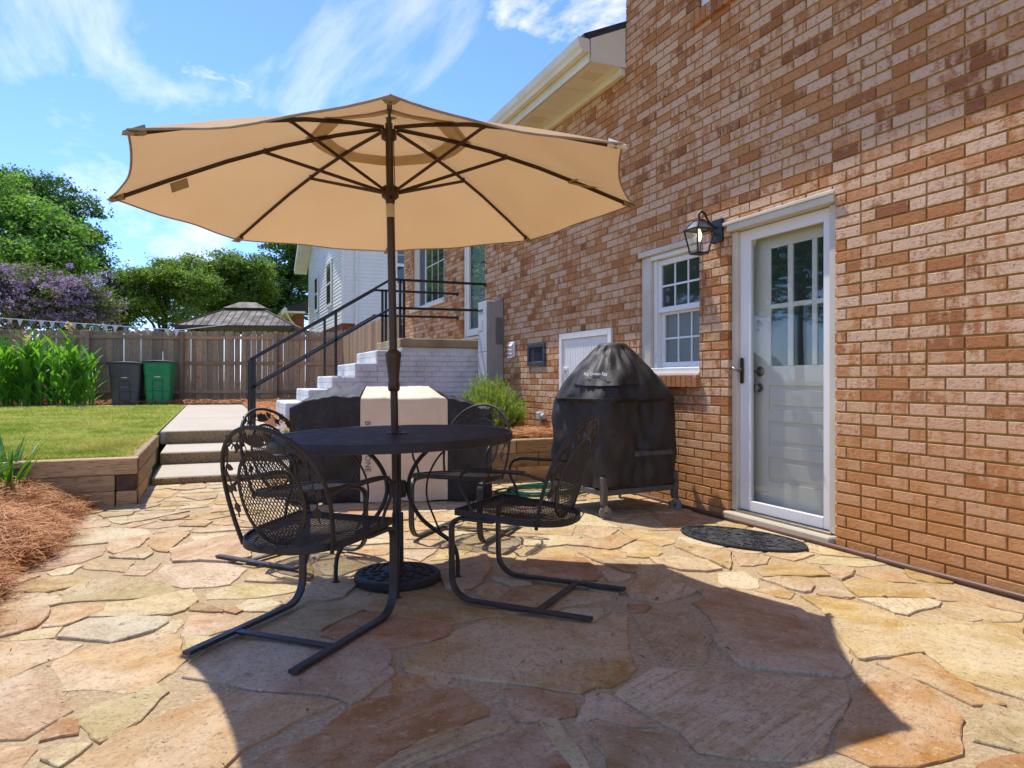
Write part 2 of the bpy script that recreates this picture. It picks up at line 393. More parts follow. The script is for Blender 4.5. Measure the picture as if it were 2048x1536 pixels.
PIPE = simple('brown_painted_pipe', '#5b3d2c', '#6b4a36', 8, .55, .15, .001)
HOSE = simple('green_hose', '#1c5c45', '#2a7457', 30, .4, .1, .001)
BIN_G = simple('grey_bin_plastic', '#4a4a49', '#57534c', 6, .5, .15, .002)
BIN_GR = simple('green_bin_plastic', '#127a41', '#1a8a4c', 6, .45, .1, .002)
BIN_DK = simple('dark_lid_plastic', '#232527', '#2f3134', 6, .5, .15, .002)
SHINGLE = simple('dark_shingle', '#3b3c40', '#2b2c2f', 16, .95, .6, .01, 60)
GAZ = simple('tan_metal_roof', '#5f5547', '#52493c', 3, .75, .1, .002)
GAZD = simple('dark_brown_metal', '#3b3128', '#463a30', 5, .5, .1, .002)
CASTER = simple('grey_caster_rubber', '#6d655b', '#857c70', 18, .6, .2, .001)
CARTST = simple('grey_steel_cart', '#4f4a43', '#5f594f', 12, .5, .15, .001)
OPEN_GROUND = simple('dry_grass_ground', '#a89a6a', '#8f8a55', 2, .95, .6, .02, 60, coord='pos')  # ground beyond the patio, tone lightened to bounce light onto the wall
SOIL = simple('dark_soil', '#4a3626', '#5d4632', 6, .95, .7, .02, 60, coord='pos')
STRAWBED = simple('straw_bed', '#8d5c34', '#a56f40', 9, .95, .9, .03, 60, coord='pos')
def m_lawn(N):
    pos = N('NewGeometry').outputs['Position']
    c = N.mix(N.noise(pos, .9, 5), '#9aa24c', '#b0ab5c'); c = N.mix(N.ramp(N.noise(pos, 60, 3), [(.4, .7), (.55, 0.0)]), c, '#626b2c')
    return pbr(N, c, .95, N.noise(pos, 90, 4), .8, .02, Specular_IOR_Level=.15)
LAWN = mat('lawn_ground', m_lawn)
def leafmat(name, cols, trans=.35, rough=.5, tint=None, spec=.4):
    def f(N):
        g = N('NewGeometry'); r = g.outputs['Random Per Island']; n = N.noise(g.outputs['Position'], .55, 3)
        c = N.ramp(N.math('ADD', N.math('MULTIPLY', r, .75), N.math('MULTIPLY', N.math('SUBTRACT', n, .5), .9)), [(i/(len(cols)-1), x) for i, x in enumerate(cols)])
        p = pbr(N, c, rough, Specular_IOR_Level=spec)
        t = N('BsdfTranslucent'); N.put(t.inputs['Color'], N.mix(1.0, c, tint or (1.5, 1.7, .75), 'MULTIPLY'))
        s = N('MixShader', Fac=trans); N.put(s.inputs[1], p.outputs[0]); N.put(s.inputs[2], t.outputs[0]); return s
    return mat(name, f)
L_OAK = leafmat('oak_leaves', ['#47692a', '#618339', '#7c9c45', '#9db559'], .45)
L_DARK = leafmat('dark_leaves', ['#2e4a22', '#3f6029', '#527535', '#688b42'], .3)
L_MID = leafmat('crape_green_leaves', ['#4b6627', '#677f31', '#869940', '#abb258'], .42)
L_DENSE = leafmat('dense_green_leaves', ['#36541f', '#4b6c2a', '#648637', '#83a048'], .32)
L_PURP = leafmat('lilac_blossom', ['#937a96', '#b096b0', '#c8b2c6', '#dccbd8'], .3, .7, (1.2, 1.0, 1.25))
L_PURPG = leafmat('plum_leaves', ['#465128', '#5f6b35', '#7a8444', '#86766a'], .35)
L_CANNA = leafmat('canna_leaf', ['#4d7a26', '#62912f', '#7aa63d', '#9abc55'], .42, .35)
L_CANNAF = leafmat('canna_flower', ['#d8bd86', '#dfc99a', '#e3d2ac'], .35, .7, (1.2, 1.1, .9))
L_LILY = leafmat('daylily_leaf', ['#3f6a20', '#548129', '#6f9a38'], .3, .45)
L_ROSE = leafmat('rosemary_leaf', ['#5f7a30', '#80953f', '#a0ae52', '#bcc36f'], .3, .6)
def m_grass(N):
    g = N('NewGeometry'); pos = g.outputs['Position']; r = g.outputs['Random Per Island']
    n = N.math('ADD', N.math('MULTIPLY', N.noise(pos, 1.6, 4, .6), 1.5), N.math('MULTIPLY', r, .45))
    c = N.ramp(n, [(.55, '#6d7f33'), (.8, '#93a146'), (1.0, '#b4b75e'), (1.2, '#c9c279')])
    c = N.mix(N.ramp(N.noise(pos, .9, 3), [(.58, 0.0), (.70, .5)]), c, '#b39a5c')
    p = pbr(N, c, .6, Specular_IOR_Level=.3); t = N('BsdfTranslucent'); N.put(t.inputs['Color'], N.mix(1.0, c, (1.4, 1.5, .8), 'MULTIPLY'))
    s = N('MixShader', Fac=.38); N.put(s.inputs[1], p.outputs[0]); N.put(s.inputs[2], t.outputs[0]); return s
L_GRASS = mat('grass_blade', m_grass)
L_STRAW = leafmat('pine_needle_straw', ['#a0662f', '#bf8348', '#d6a065', '#e4bc88'], .12, .7, (1.1, 1.0, .8))
BARK = simple('bark', '#5a4a3a', '#44382c', 9, .95, .8, .02, 30, coord='pos')
def m_glass(N):
    g = N('BsdfGlossy', Roughness=.01); N.put(g.inputs['Color'], (.95, .97, .97, 1))
    tr = N('BsdfTransparent'); N.put(tr.inputs['Color'], (.93, .95, .94, 1))
    fc = N('LayerWeight', Blend=.5).outputs['Facing']; f = N.math('ADD', N.math('MULTIPLY', N.math('POWER', fc, 4.0), .9), .025)
    s = N('MixShader'); N.put(s.inputs[0], f); N.put(s.inputs[1], tr.outputs[0]); N.put(s.inputs[2], g.outputs[0]); return s
GLASS = mat('clear_glass', m_glass)
def m_dglass(N):
    return pbr(N, '#3b413a', .03, None, Specular_IOR_Level=.9)
DGLASS = mat('dark_window_glass', m_dglass)
SCREEN = mat('screened_glass', lambda N: pbr(N, '#6b7067', .25, None, Specular_IOR_Level=.5))
BLIND = simple('grey_blind', '#6d7268', '#5b6058', 6, .9, .1, .002)
ROOM = simple('dim_room', '#33342f', '#2a2b27', 4, .95, 0)
BULB = mat('lamp_bulb', lambda N: pbr(N, '#e8dfc8', .3, None, Emission_Color=lin('#ffdca0'), Emission_Strength=1.2))
BUNT = [simple('bunting_white', '#dcdcdc', None, 5, .8, 0), simple('bunting_pink', '#dcc3c3', None, 5, .8, 0), simple('bunting_blue', '#5f7894', '#8ea2b5', 60, .8, 0)]

# ------------------------------------------------------------------ ground, beds, lawn, path
ZL = 0.357
def sheet(name, poly, z, m, label_kind='structure', thick=0.0, parent=None):
    b = MB(); n = len(poly)
    if thick: b.prism(poly, z-thick, z)
    else: b.add([(x, y, z) for x, y in poly], [tuple(range(n))])
    o = b.build(name, m, parent); 
    if parent is None: tag(o, kind=label_kind)
    return o
sheet('ground', [(-500, -500), (500, -500), (500, 600), (-500, 600)], -0.06, OPEN_GROUND)
sheet('lawn', [(-60, 6.50), (-.62, 6.50), (-.62, 19.25), (-60, 34)], ZL, LAWN, thick=.38)
sheet('back_garden_ground', [(-.60, 20.2), (40, 9.5), (300, 9.5), (300, 400), (-300, 400), (-300, 60), (-60, 34.9), (-9.5, 23.0)], ZL-.012, LAWN, thick=.36)
sheet('planting_bed_ground', [(1.02, 6.62), (3.40, 6.62), (3.40, 19.8), (.74, 20.2), (.74, 9.9), (1.02, 9.8)], ZL-.01, STRAWBED, thick=.36)
sheet('fence_bed_ground', [(-60, 34.2), (-9, 22.0), (-.62, 20.05), (.72, 19.9), (3.4, 19.82), (3.6, 20.6), (-.6, 21.6), (-60, 37)], ZL+.004, STRAWBED, thick=.36)
# concrete path with a score joint and a branch to the bins
path = thing('path', None, None); tag(path, kind='structure')
for i, (y0, y1) in enumerate([(9.80, 12.9), (12.912, 16.1), (16.112, 19.9)]):
    MB().box(-.60, .72, y0, y1, .2, ZL+.006, .012).build('slab', CONC, path)
MB().prism([(-9, 21.1), (-.612, 19.27), (-.612, 19.95), (-9, 21.95)], .2, ZL+.006).build('slab', CONC, path)

# three broad concrete steps
st = thing('garden_steps', 'three broad low concrete steps with pebbly risers beside timber wall', 'steps', (0, 7.5, 0))
for i, (y0, y1, z0, z1) in enumerate([(7.50, 8.66, -.03, .075), (8.64, 9.78, .07, .205), (9.76, 10.1, .2, ZL+.01)]):
    b = MB().box(-.53, .98, y0, y1, z0, z1, .012); b.v = [(x, y-7.5, z) for x, y, z in b.v]
    if i < 2 or True:
        s_ = b.build('step', CONC, st)
        f = MB().box(-.527, .977, y0-7.5-.003, y0-7.5+.05, z0+.002, z1-.010, .004); f.build('riser_face', AGGR, s_)
MB().box(-.53, .98, 9.76-7.5, 9.78-7.5, .2, .21).build('backing', CONC, st)

# timber retaining walls: every timber is a part
def timber(parent, p0, p1, z0, z1, w=.14, m=TIMBER):
    p0, p1 = Vector(p0), Vector(p1); L = (p1-p0).length; a = math.atan2(p1.y-p0.y, p1.x-p0.x)
    o = MB().box(0, L, 0, w, 0, z1-z0, .007).build('timber', m, parent); o.location = (p0.x, p0.y, z0); o.rotation_euler = (0, 0, a)
    for e in (-.0015, L+.0015):
        q = MB().box(e-.001, e+.001, .008, w-.008, .008, z1-z0-.008).build('end_grain', TIMBER_END, o)
    return o
tw = thing('timber_wall', 'low retaining wall of stacked brown timbers below the lawn', 'retaining wall')
H3 = [(-.01, .122), (.124, .252), (.254, .382)]
timber(tw, (-6.5, 6.36), (-.71, 6.36), *H3[0]); timber(tw, (-6.5, 6.365), (-.71, 6.365), *H3[1]); timber(tw, (-6.5, 6.355), (-.55, 6.355), *H3[2])
blk = timber(tw, (-.70, 6.368), (-.556, 6.368), *H3[1]); blk.data.materials[0] = TIMBER_END
timber(tw, (-.70, 6.362), (-.556, 6.362), *H3[0])
for k, h in enumerate(H3): timber(tw, (-.553-.002*k, 6.508), (-.553-.002*k, 7.9+.5*k), *h)
tw2 = thing('timber_planter_edge', 'short tan timber retaining wall beside the covered grill', 'retaining wall')
for k, h in enumerate([(-.01, .135), (.137, .272), (.274, .405)]):
    xs = [1.02, 2.10, 3.02, 3.40] if k % 2 else [1.02, 1.7, 2.78, 3.40]
    for a, b_ in zip(xs[:-1], xs[1:]): timber(tw2, (a+.003, 6.47+.002*k), (b_-.003, 6.47+.002*k), *h)
for k, h in enumerate([(-.01, .135), (.137, .272), (.274, .405)]): timber(tw2, (1.16, 6.62), (1.16, 9.6), *h)

# ------------------------------------------------------------------ flagstone patio
patio = tag(sheet('patio', [(-.98, -4.0), (3.55, -4.0), (3.55, 6.52), (1.05, 6.52), (1.05, 7.6), (-.6, 7.6), (-.6, 6.45), (-.98, 6.45)], 0.0, SAND), kind='structure')
STONES = [
('pe',[(-0.745,3.246),(-0.602,3.215),(-0.459,3.09),(-0.496,3.01),(-0.562,2.943),(-0.614,2.865),(-0.645,2.811),(-0.698,2.812),(-0.821,3.229)]),
('pe',[(-0.515,2.893),(-0.497,2.972),(-0.417,3.031),(-0.356,3.046),(-0.294,3.063),(-0.217,3.097),(-0.125,3.065),(-0.114,2.903),(-0.096,2.778),(-0.129,2.683),(-0.155,2.648),(-0.182,2.595),(-0.249,2.556),(-0.293,2.594),(-0.363,2.64),(-0.434,2.659),(-0.463,2.767),(-0.492,2.848)]),
('pk',[(-0.64,2.788),(-0.577,2.884),(-0.535,2.798),(-0.496,2.727),(-0.456,2.618),(-0.391,2.496),(-0.413,2.47),(-0.444,2.423),(-0.479,2.349),(-0.546,2.377),(-0.61,2.396),(-0.7,2.751)]),
('yg',[(-0.367,2.407),(-0.336,2.491),(-0.243,2.538),(-0.178,2.593),(-0.139,2.515),(-0.169,2.412),(-0.198,2.344),(-0.249,2.268),(-0.281,2.239),(-0.322,2.338)]),
('or',[(-0.44,2.317),(-0.408,2.437),(-0.369,2.4),(-0.35,2.322)]),
('wh',[(-0.409,2.199),(-0.365,2.252),(-0.312,2.241),(-0.331,2.191),(-0.359,2.145)]),
('tm',[(-0.072,2.39),(-0.036,2.423),(0.052,2.44),(0.134,2.382),(0.244,2.298),(0.35,2.234),(0.308,2.202),(0.201,2.145),(0.145,2.1),(0.081,2.057),(0.04,2.006),(-0.006,1.929),(-0.049,1.856),(-0.356,1.985),(-0.321,2.121),(-0.28,2.201),(-0.218,2.278),(-0.14,2.336)]),
('mv',[(-0.04,2.714),(0.065,2.816),(0.2,2.907),(0.343,2.805),(0.478,2.7),(0.533,2.631),(0.59,2.582),(0.577,2.477),(0.561,2.372),(0.512,2.329),(0.463,2.27),(0.419,2.219),(0.385,2.21),(0.346,2.277),(0.286,2.335),(0.215,2.375),(0.126,2.422),(0.036,2.525),(-0.038,2.577),(-0.084,2.622),(-0.063,2.69)]),
('rd',[(0.398,2.838),(0.451,2.904),(0.511,2.972),(0.589,3.039),(0.661,3.008),(0.769,2.872),(0.823,2.825),(0.883,2.737),(0.863,2.656),(0.777,2.635),(0.675,2.61),(0.603,2.601),(0.525,2.661),(0.48,2.713),(0.44,2.778)]),
('go',[(0.516,3.194),(0.621,3.324),(0.743,3.232),(0.893,3.251),(1.035,3.17),(1.013,2.948),(1.117,2.833),(1.106,2.778),(0.975,2.776),(0.883,2.768),(0.829,2.83),(0.802,2.865),(0.726,2.931),(0.66,3.009),(0.602,3.085)]),
('sa',[(0.274,3.025),(0.399,3.262),(0.498,3.211),(0.59,3.073),(0.487,2.982),(0.403,2.909),(0.338,2.952)]),
('ot',[(0.567,2.353),(0.626,2.339),(0.68,2.305),(0.735,2.277),(0.72,2.241),(0.662,2.201),(0.617,2.23),(0.532,2.241)]),
('rt',[(0.391,2.191),(0.328,2.116),(0.286,2.064),(0.203,2.032),(0.137,1.998),(0.086,1.95),(-0.005,1.815),(0.287,1.692),(0.405,1.815),(0.43,1.841),(0.467,1.886),(0.536,1.914),(0.601,1.931),(0.654,1.948),(0.74,1.968),(0.77,2.014),(0.737,2.098),(0.722,2.185),(0.615,2.197),(0.535,2.221),(0.455,2.209)]),
('pt',[(0.474,1.863),(0.54,1.904),(0.611,1.926),(0.68,1.936),(0.742,1.941),(0.778,1.887),(0.761,1.855),(0.702,1.855),(0.633,1.844),(0.573,1.828),(0.511,1.801),(0.48,1.784),(0.403,1.754),(0.361,1.772),(0.385,1.81),(0.437,1.845)]),
('dr',[(0.532,1.762),(0.588,1.781),(0.659,1.798),(0.738,1.807),(0.806,1.837),(0.865,1.866),(0.86,1.806),(0.859,1.742),(0.86,1.686),(0.851,1.627),(0.799,1.509),(0.414,1.671),(0.476,1.735)]),
('yg',[(0.873,1.866),(0.93,1.862),(0.917,1.805),(0.902,1.724),(0.899,1.67),(0.9,1.631),(0.88,1.589),(0.851,1.601),(0.861,1.666),(0.865,1.732),(0.866,1.804)]),
('or',[(0.869,2.109),(0.916,2.089),(0.985,2.05),(1.016,1.999),(1.012,1.911),(0.982,1.869),(0.918,1.887),(0.857,1.893),(0.825,1.906),(0.839,1.967),(0.847,2.034)]),
('gp',[(0.617,2.437),(0.661,2.489),(0.72,2.539),(0.816,2.605),(0.888,2.66),(0.947,2.695),(1.094,2.775),(1.192,2.717),(1.346,2.572),(1.421,2.525),(1.568,2.609),(1.604,2.56),(1.481,2.381),(1.409,2.249),(1.378,2.175),(1.336,2.1),(1.268,2.031),(1.183,2.006),(1.139,2.024),(1.07,1.995),(1.01,2.059),(0.935,2.131),(0.888,2.176),(0.817,2.216),(0.74,2.28),(0.661,2.329),(0.613,2.371)]),
('ot',[(1.275,3.01),(1.354,3.122),(1.47,3.095),(1.564,2.97),(1.679,2.84),(1.665,2.806),(1.557,2.794),(1.451,2.802),(1.369,2.782),(1.196,2.785),(1.106,2.84),(1.215,2.939)]),
('dr',[(1.49,3.42),(1.614,3.587),(1.713,3.574),(1.907,3.492),(1.875,3.337),(1.804,3.162),(1.755,3.087),(1.673,3.127),(1.547,3.199),(1.466,3.256),(1.426,3.321)]),
('pt',[(1.797,2.872),(2.006,3.101),(2.098,3.243),(2.193,3.258),(2.175,3.055),(2.099,2.744),(2,2.705),(1.829,2.67),(1.798,2.731),(1.772,2.811)]),
('ro',[(2.098,2.729),(2.273,2.722),(2.343,2.583),(2.353,2.358),(2.219,2.123),(2.115,1.963),(2.009,1.793),(1.954,1.759),(1.89,1.808),(1.826,1.858),(1.756,1.917),(1.697,1.972),(1.745,2.119),(1.765,2.194),(1.837,2.253),(1.906,2.386),(1.955,2.526),(1.957,2.582),(2.062,2.618)]),
('pt',[(2.342,2.326),(2.398,2.266),(2.281,2.097),(2.176,1.937),(2.048,1.812),(2.112,1.937),(2.217,2.108)]),
('sa',[(1.641,2.558),(1.725,2.559),(1.811,2.531),(1.882,2.501),(1.842,2.396),(1.799,2.3),(1.755,2.213),(1.668,2.111),(1.593,2.022),(1.549,2.059),(1.477,2.126),(1.484,2.175),(1.552,2.328),(1.61,2.461)]),
('pb',[(1.284,2.009),(1.354,2.046),(1.421,2.076),(1.502,1.995),(1.613,1.931),(1.722,1.868),(1.834,1.81),(1.929,1.737),(1.861,1.671),(1.77,1.594),(1.718,1.571),(1.637,1.528),(1.556,1.475),(1.494,1.421),(1.405,1.431),(1.285,1.488),(1.233,1.538),(1.203,1.565),(1.22,1.632),(1.219,1.729),(1.198,1.79),(1.189,1.867),(1.174,1.941)]),
('mv',[(0.996,1.842),(1.094,1.975),(1.151,1.951),(1.16,1.893),(1.159,1.782),(1.153,1.728),(1.113,1.749),(1.085,1.784),(1.056,1.833),(1.019,1.825)]),
('br',[(1.024,1.779),(1.08,1.731),(1.135,1.684),(1.184,1.655),(1.177,1.598),(1.187,1.544),(1.212,1.492),(1.231,1.425),(0.916,1.527),(0.966,1.637),(0.974,1.691),(0.975,1.751)]),
('rt',[(1.861,1.631),(2.029,1.717),(2.13,1.73),(2.144,1.668),(2.123,1.561),(2.07,1.468),(2.013,1.404),(1.902,1.337),(1.833,1.278),(1.78,1.273),(1.671,1.281),(1.575,1.332),(1.562,1.386),(1.549,1.42),(1.625,1.485),(1.73,1.548)]),
('ot',[(2.155,1.791),(2.254,1.799),(2.367,1.79),(2.305,1.657),(2.285,1.598),(2.255,1.505),(2.232,1.418),(2.193,1.443),(2.141,1.456),(2.147,1.501),(2.161,1.575),(2.156,1.663),(2.147,1.724)]),
('py',[(2.652,2.123),(2.683,2.058),(2.801,1.975),(2.892,1.903),(2.824,1.719),(2.793,1.65),(2.339,1.382),(2.327,1.455),(2.303,1.516),(2.289,1.596),(2.335,1.679),(2.405,1.813),(2.519,1.966)]),
('gs',[(2.573,2.423),(2.661,2.325),(2.652,2.141),(2.526,1.994),(2.394,1.805),(2.281,1.826),(2.144,1.846),(2.132,1.863),(2.2,1.969),(2.267,2.072),(2.403,2.264),(2.461,2.39),(2.492,2.488)]),
('gd',[(2.843,2.575),(3.005,2.542),(3.078,2.429),(3.1,2.351),(3.016,2.236),(2.951,2.263),(2.887,2.311),(2.732,2.366)]),
('wh',[(2.697,2.35),(2.826,2.296),(2.979,2.221),(2.987,2.178),(2.918,2.139),(2.813,2.146),(2.709,2.108),(2.691,2.161),(2.714,2.283)]),
('wp',[(2.707,2.1),(2.839,2.153),(2.922,2.118),(2.949,2.034),(2.945,1.965),(2.816,1.985),(2.733,2.037)]),
('gd',[(3.001,2.182),(3.113,2.135),(3.129,2.031),(3.166,1.942),(3.072,1.894),(2.978,1.934),(2.97,2.043),(2.947,2.136)]),
('pk',[(3.186,2.43),(3.27,2.371),(3.279,2.188),(3.252,1.979),(3.198,1.947),(3.146,2.043),(3.104,2.158),(3.014,2.216),(3.111,2.346)]),
('ro',[(3.048,2.663),(3.221,2.616),(3.186,2.43),(3.136,2.475),(3.05,2.536)]),
('pk',[(2.999,2.791),(3.064,2.709),(2.997,2.658),(2.883,2.619),(2.901,2.699)]),
('gs',[(2.918,1.926),(3.047,1.855),(2.852,1.736),(2.874,1.816)]),
('sa',[(1.945,1.312),(2.185,1.438),(2.213,1.398),(2.216,1.327),(2.003,1.2),(1.987,1.242)]),
('or',[(1.824,1.217),(1.915,1.223),(1.984,1.208),(1.906,1.141),(1.771,1.198)]),
('gd',[(2.617,2.907),(2.801,2.992),(2.891,2.954),(2.975,2.885),(2.883,2.703),(2.794,2.733),(2.699,2.788),(2.576,2.803)]),
('pt',[(2.526,2.78),(2.537,2.719),(2.539,2.623),(2.555,2.545),(2.589,2.537),(2.671,2.594),(2.717,2.643),(2.743,2.703),(2.703,2.742),(2.629,2.766)]),
('pk',[(2.988,2.846),(3.044,2.823),(3.106,2.748),(3.004,2.667),(2.886,2.621),(2.916,2.704)]),
('wh',[(2.406,2.95),(2.541,2.939),(2.499,2.792),(2.412,2.69),(2.324,2.687),(2.299,2.819)]),
('gd',[(1.86,4.393),(2.087,4.473),(2.27,4.535),(2.283,4.301),(2.111,4.044),(1.997,4.131),(1.83,4.281)]),
('pk',[(2.268,4.221),(2.442,4.212),(2.49,4.085),(2.342,3.947),(2.212,3.907),(2.225,4.074)]),
('gd',[(2.492,4.043),(2.617,4.032),(2.664,3.889),(2.66,3.737),(2.608,3.613),(2.48,3.581),(2.466,3.691),(2.436,3.794),(2.46,3.976)]),
('gd',[(2.246,3.63),(2.413,3.731),(2.453,3.644),(2.384,3.443),(2.315,3.379),(2.223,3.388),(2.157,3.461)]),
('go',[(1.949,3.626),(2.102,3.625),(2.189,3.525),(2.127,3.399),(1.957,3.457)]),
('wh',[(1.767,4.114),(2.003,4.071),(2.144,3.973),(2.023,3.843),(1.851,3.829),(1.743,3.909)]),
('pe',[(2.126,3.925),(2.201,3.857),(2.356,3.941),(2.424,3.874),(2.443,3.791),(2.219,3.641),(2.149,3.621),(2.08,3.733),(1.988,3.823)]),
('br',[(1.944,3.447),(2.131,3.369),(2.132,3.284),(2.025,3.143),(1.967,3.168),(1.959,3.302)]),
('pt',[(2.551,3.534),(2.657,3.558),(2.686,3.444),(2.752,3.287),(2.505,2.992),(2.53,3.2),(2.544,3.406)]),
('wp',[(2.252,3.347),(2.394,3.316),(2.5,3.184),(2.459,3.011),(2.36,3.015),(2.257,3.084),(2.227,3.216)]),
('wh',[(2.571,5.049),(2.646,4.844),(2.559,4.414),(2.531,4.153),(2.385,4.28),(2.302,4.337),(2.322,4.562),(2.44,4.875)]),
('br',[(2.538,4.15),(2.866,4.431),(2.957,4.393),(2.812,3.949),(2.655,3.974),(2.542,4.063)]),
('ot',[(2.908,4.464),(3.312,4.346),(3.252,4.074),(2.902,3.911),(2.819,3.946),(2.973,4.386)]),
('go',[(1.687,3.615),(1.825,3.774),(1.905,3.79),(1.917,3.671),(1.895,3.497),(1.731,3.581)]),
('pt',[(1.446,3.658),(1.6,3.742),(1.499,3.523),(1.451,3.476)]),
('wh',[(-0.688,5.832),(-0.528,5.863),(-0.163,5.918),(-0.397,5.709),(-0.576,5.574),(-0.639,5.669)]),
('wh',[(-0.849,5.411),(-0.711,5.478),(-0.42,5.313),(-0.371,5.13),(-0.493,5.03),(-0.592,4.964),(-0.795,4.946),(-0.841,4.999)]),
('pe',[(-0.585,4.961),(-0.486,5.027),(-0.349,5.121),(-0.385,4.947),(-0.404,4.781),(-0.514,4.619),(-0.556,4.714)]),
('pe',[(-0.365,5.051),(-0.235,5.112),(-0.132,5.069),(-0.216,4.702),(-0.242,4.566),(-0.301,4.607),(-0.346,4.79)]),
('pt',[(-0.525,4.547),(-0.435,4.695),(-0.341,4.721),(-0.323,4.553),(-0.357,4.433)]),
('pk',[(-0.224,4.606),(-0.098,4.79),(0.115,4.886),(0.215,4.695),(0.194,4.244),(0.067,4.182),(-0.056,4.277),(-0.197,4.294)]),
('wh',[(-0.123,4.987),(0.007,5.01),(0.191,4.973),(0.114,4.867),(-0.084,4.803)]),
('pk',[(-0.874,4.47),(-0.823,4.891),(-0.591,4.793),(-0.583,4.632),(-0.67,4.493),(-0.777,4.389),(-0.885,4.358)]),
('pk',[(-0.415,4.123),(-0.396,4.268),(-0.263,4.294),(-0.29,4.171),(-0.322,4.071)]),
('pt',[(-0.619,4.336),(-0.627,4.475),(-0.461,4.462),(-0.403,4.353),(-0.421,4.175),(-0.513,4.252)]),
('wp',[(-0.27,4.037),(-0.235,4.227),(-0.086,4.219),(0.066,4.127),(0.153,3.984),(0.119,3.848),(0.071,3.729),(0.005,3.713),(-0.13,3.748),(-0.186,3.815),(-0.293,3.975)]),
('yg',[(-0.657,3.845),(-0.575,4.024),(-0.433,4.081),(-0.291,3.95),(-0.184,3.771),(-0.165,3.71),(-0.278,3.646),(-0.428,3.67),(-0.558,3.705),(-0.617,3.692)]),
('pt',[(-0.816,3.974),(-0.81,4.193),(-0.605,4.203),(-0.556,4.039),(-0.608,3.971),(-0.727,3.916)]),
('py',[(-0.464,3.434),(-0.421,3.61),(-0.325,3.607),(-0.178,3.664),(-0.096,3.691),(-0.071,3.5),(-0.117,3.373),(-0.163,3.341),(-0.35,3.386)]),
('pe',[(-0.625,3.363),(-0.627,3.578),(-0.568,3.629),(-0.446,3.596),(-0.443,3.501),(-0.498,3.417),(-0.553,3.356)]),
('sw',[(-0.762,3.319),(-0.833,3.629),(-0.744,3.646),(-0.654,3.645),(-0.648,3.463),(-0.655,3.383),(-0.703,3.34)]),
('wg',[(-0.55,3.207),(-0.521,3.327),(-0.466,3.387),(-0.322,3.36),(-0.173,3.297),(-0.174,3.23),(-0.212,3.165),(-0.269,3.126),(-0.355,3.074),(-0.432,3.136)]),
('wh',[(-0.214,3.118),(-0.179,3.232),(-0.123,3.259),(-0.12,3.19),(-0.131,3.099)]),
('pk',[(-0.105,3.042),(-0.096,3.18),(-0.08,3.329),(0.026,3.266),(0.114,3.142),(0.122,3.088),(-0.013,3.018)]),
('py',[(-0.096,3.023),(-0.022,2.992),(0.014,2.933),(-0.038,2.83),(-0.079,2.758)]),
('py',[(-0.72,3.242),(-0.679,3.33),(-0.568,3.338),(-0.573,3.217)]),
('wh',[(0.095,3.349),(0.156,3.422),(0.243,3.385),(0.29,3.286),(0.231,3.216),(0.119,3.282)]),
('br',[(-0.081,3.366),(-0.089,3.455),(-0.047,3.457),(0.037,3.317),(0.031,3.286)]),
('or',[(0.052,3.292),(0.078,3.318),(0.106,3.278),(0.092,3.247)]),
('pt',[(-0.84,3.661),(-0.872,3.8),(-0.855,3.929),(-0.713,3.889),(-0.641,3.779),(-0.627,3.697),(-0.671,3.66),(-0.749,3.649)]),
('rd',[(0.909,5.277),(0.978,5.503),(1.231,5.352),(1.406,5.15),(1.321,4.945),(1.138,4.947),(0.954,4.987)]),
('sa',[(0.383,3.419),(0.487,3.674),(0.611,3.603),(0.635,3.465),(0.553,3.315),(0.463,3.267)]),
('pk',[(1.1,3.637),(1.319,3.794),(1.444,3.814),(1.363,3.526),(1.226,3.306),(1.087,3.155),(1.039,3.277),(1.063,3.45)]),
('go',[(-0.548,7.174),(-0.285,7.063),(-0.343,6.658),(-0.513,6.832)]),
('py',[(-0.192,6.336),(0.018,6.439),(-0.037,6.179),(-0.144,6.194)]),
('pt',[(-0.382,6.236),(-0.277,6.435),(-0.207,6.221)]),
('gd',[(-0.194,5.599),(-0.034,5.757),(0.149,5.628),(-0.033,5.507)]),
('pe',[(-0.141,5.113),(0.045,5.245),(0.23,5.038),(-0.045,5.052)]),
('or',[(1.7,2.691),(1.773,2.67),(1.759,2.628),(1.719,2.588),(1.655,2.615)]),
]

SCOL = dict(pe='#c9a27c', pk='#c8a488', yg='#b3a06b', gd='#bd9a5c', go='#b98f55', or_='#a96a3a', wh='#d2c09e', wp='#cfb59c', wg='#c5bba8', tm='#bd9672',
            mv='#b3927a', rd='#b4704a', sa='#b29a78', ot='#bb8856', rt='#b07648', pt='#bb9d78', dr='#94532f', gp='#c4955c', ro='#b98866', pb='#c6a888', br='#9a7450', py='#cdb485', gs='#c6a468', sw='#b58560')
SCOL['or'] = SCOL['or_']
def inside(pt, poly):
    x, y = pt; c = False; j = len(poly)-1
    for i in range(len(poly)):
        xi, yi = poly[i]; xj, yj = poly[j]
        if (yi > y) != (yj > y) and x < (xj-xi)*(y-yi)/(yj-yi)+xi: c = not c
        j = i
    return c
def roughen(poly, seg=.042, amp=.0065):
    out = []; n = len(poly)
    for i in range(n):
        a = Vector(poly[i]); b = Vector(poly[(i+1) % n]); L = (b-a).length; k = max(1, int(L/seg))
        for j in range(k):
            p = a.lerp(b, j/k)
            out.append((p.x+random.uniform(-amp, amp), p.y+random.uniform(-amp, amp)))
    return out
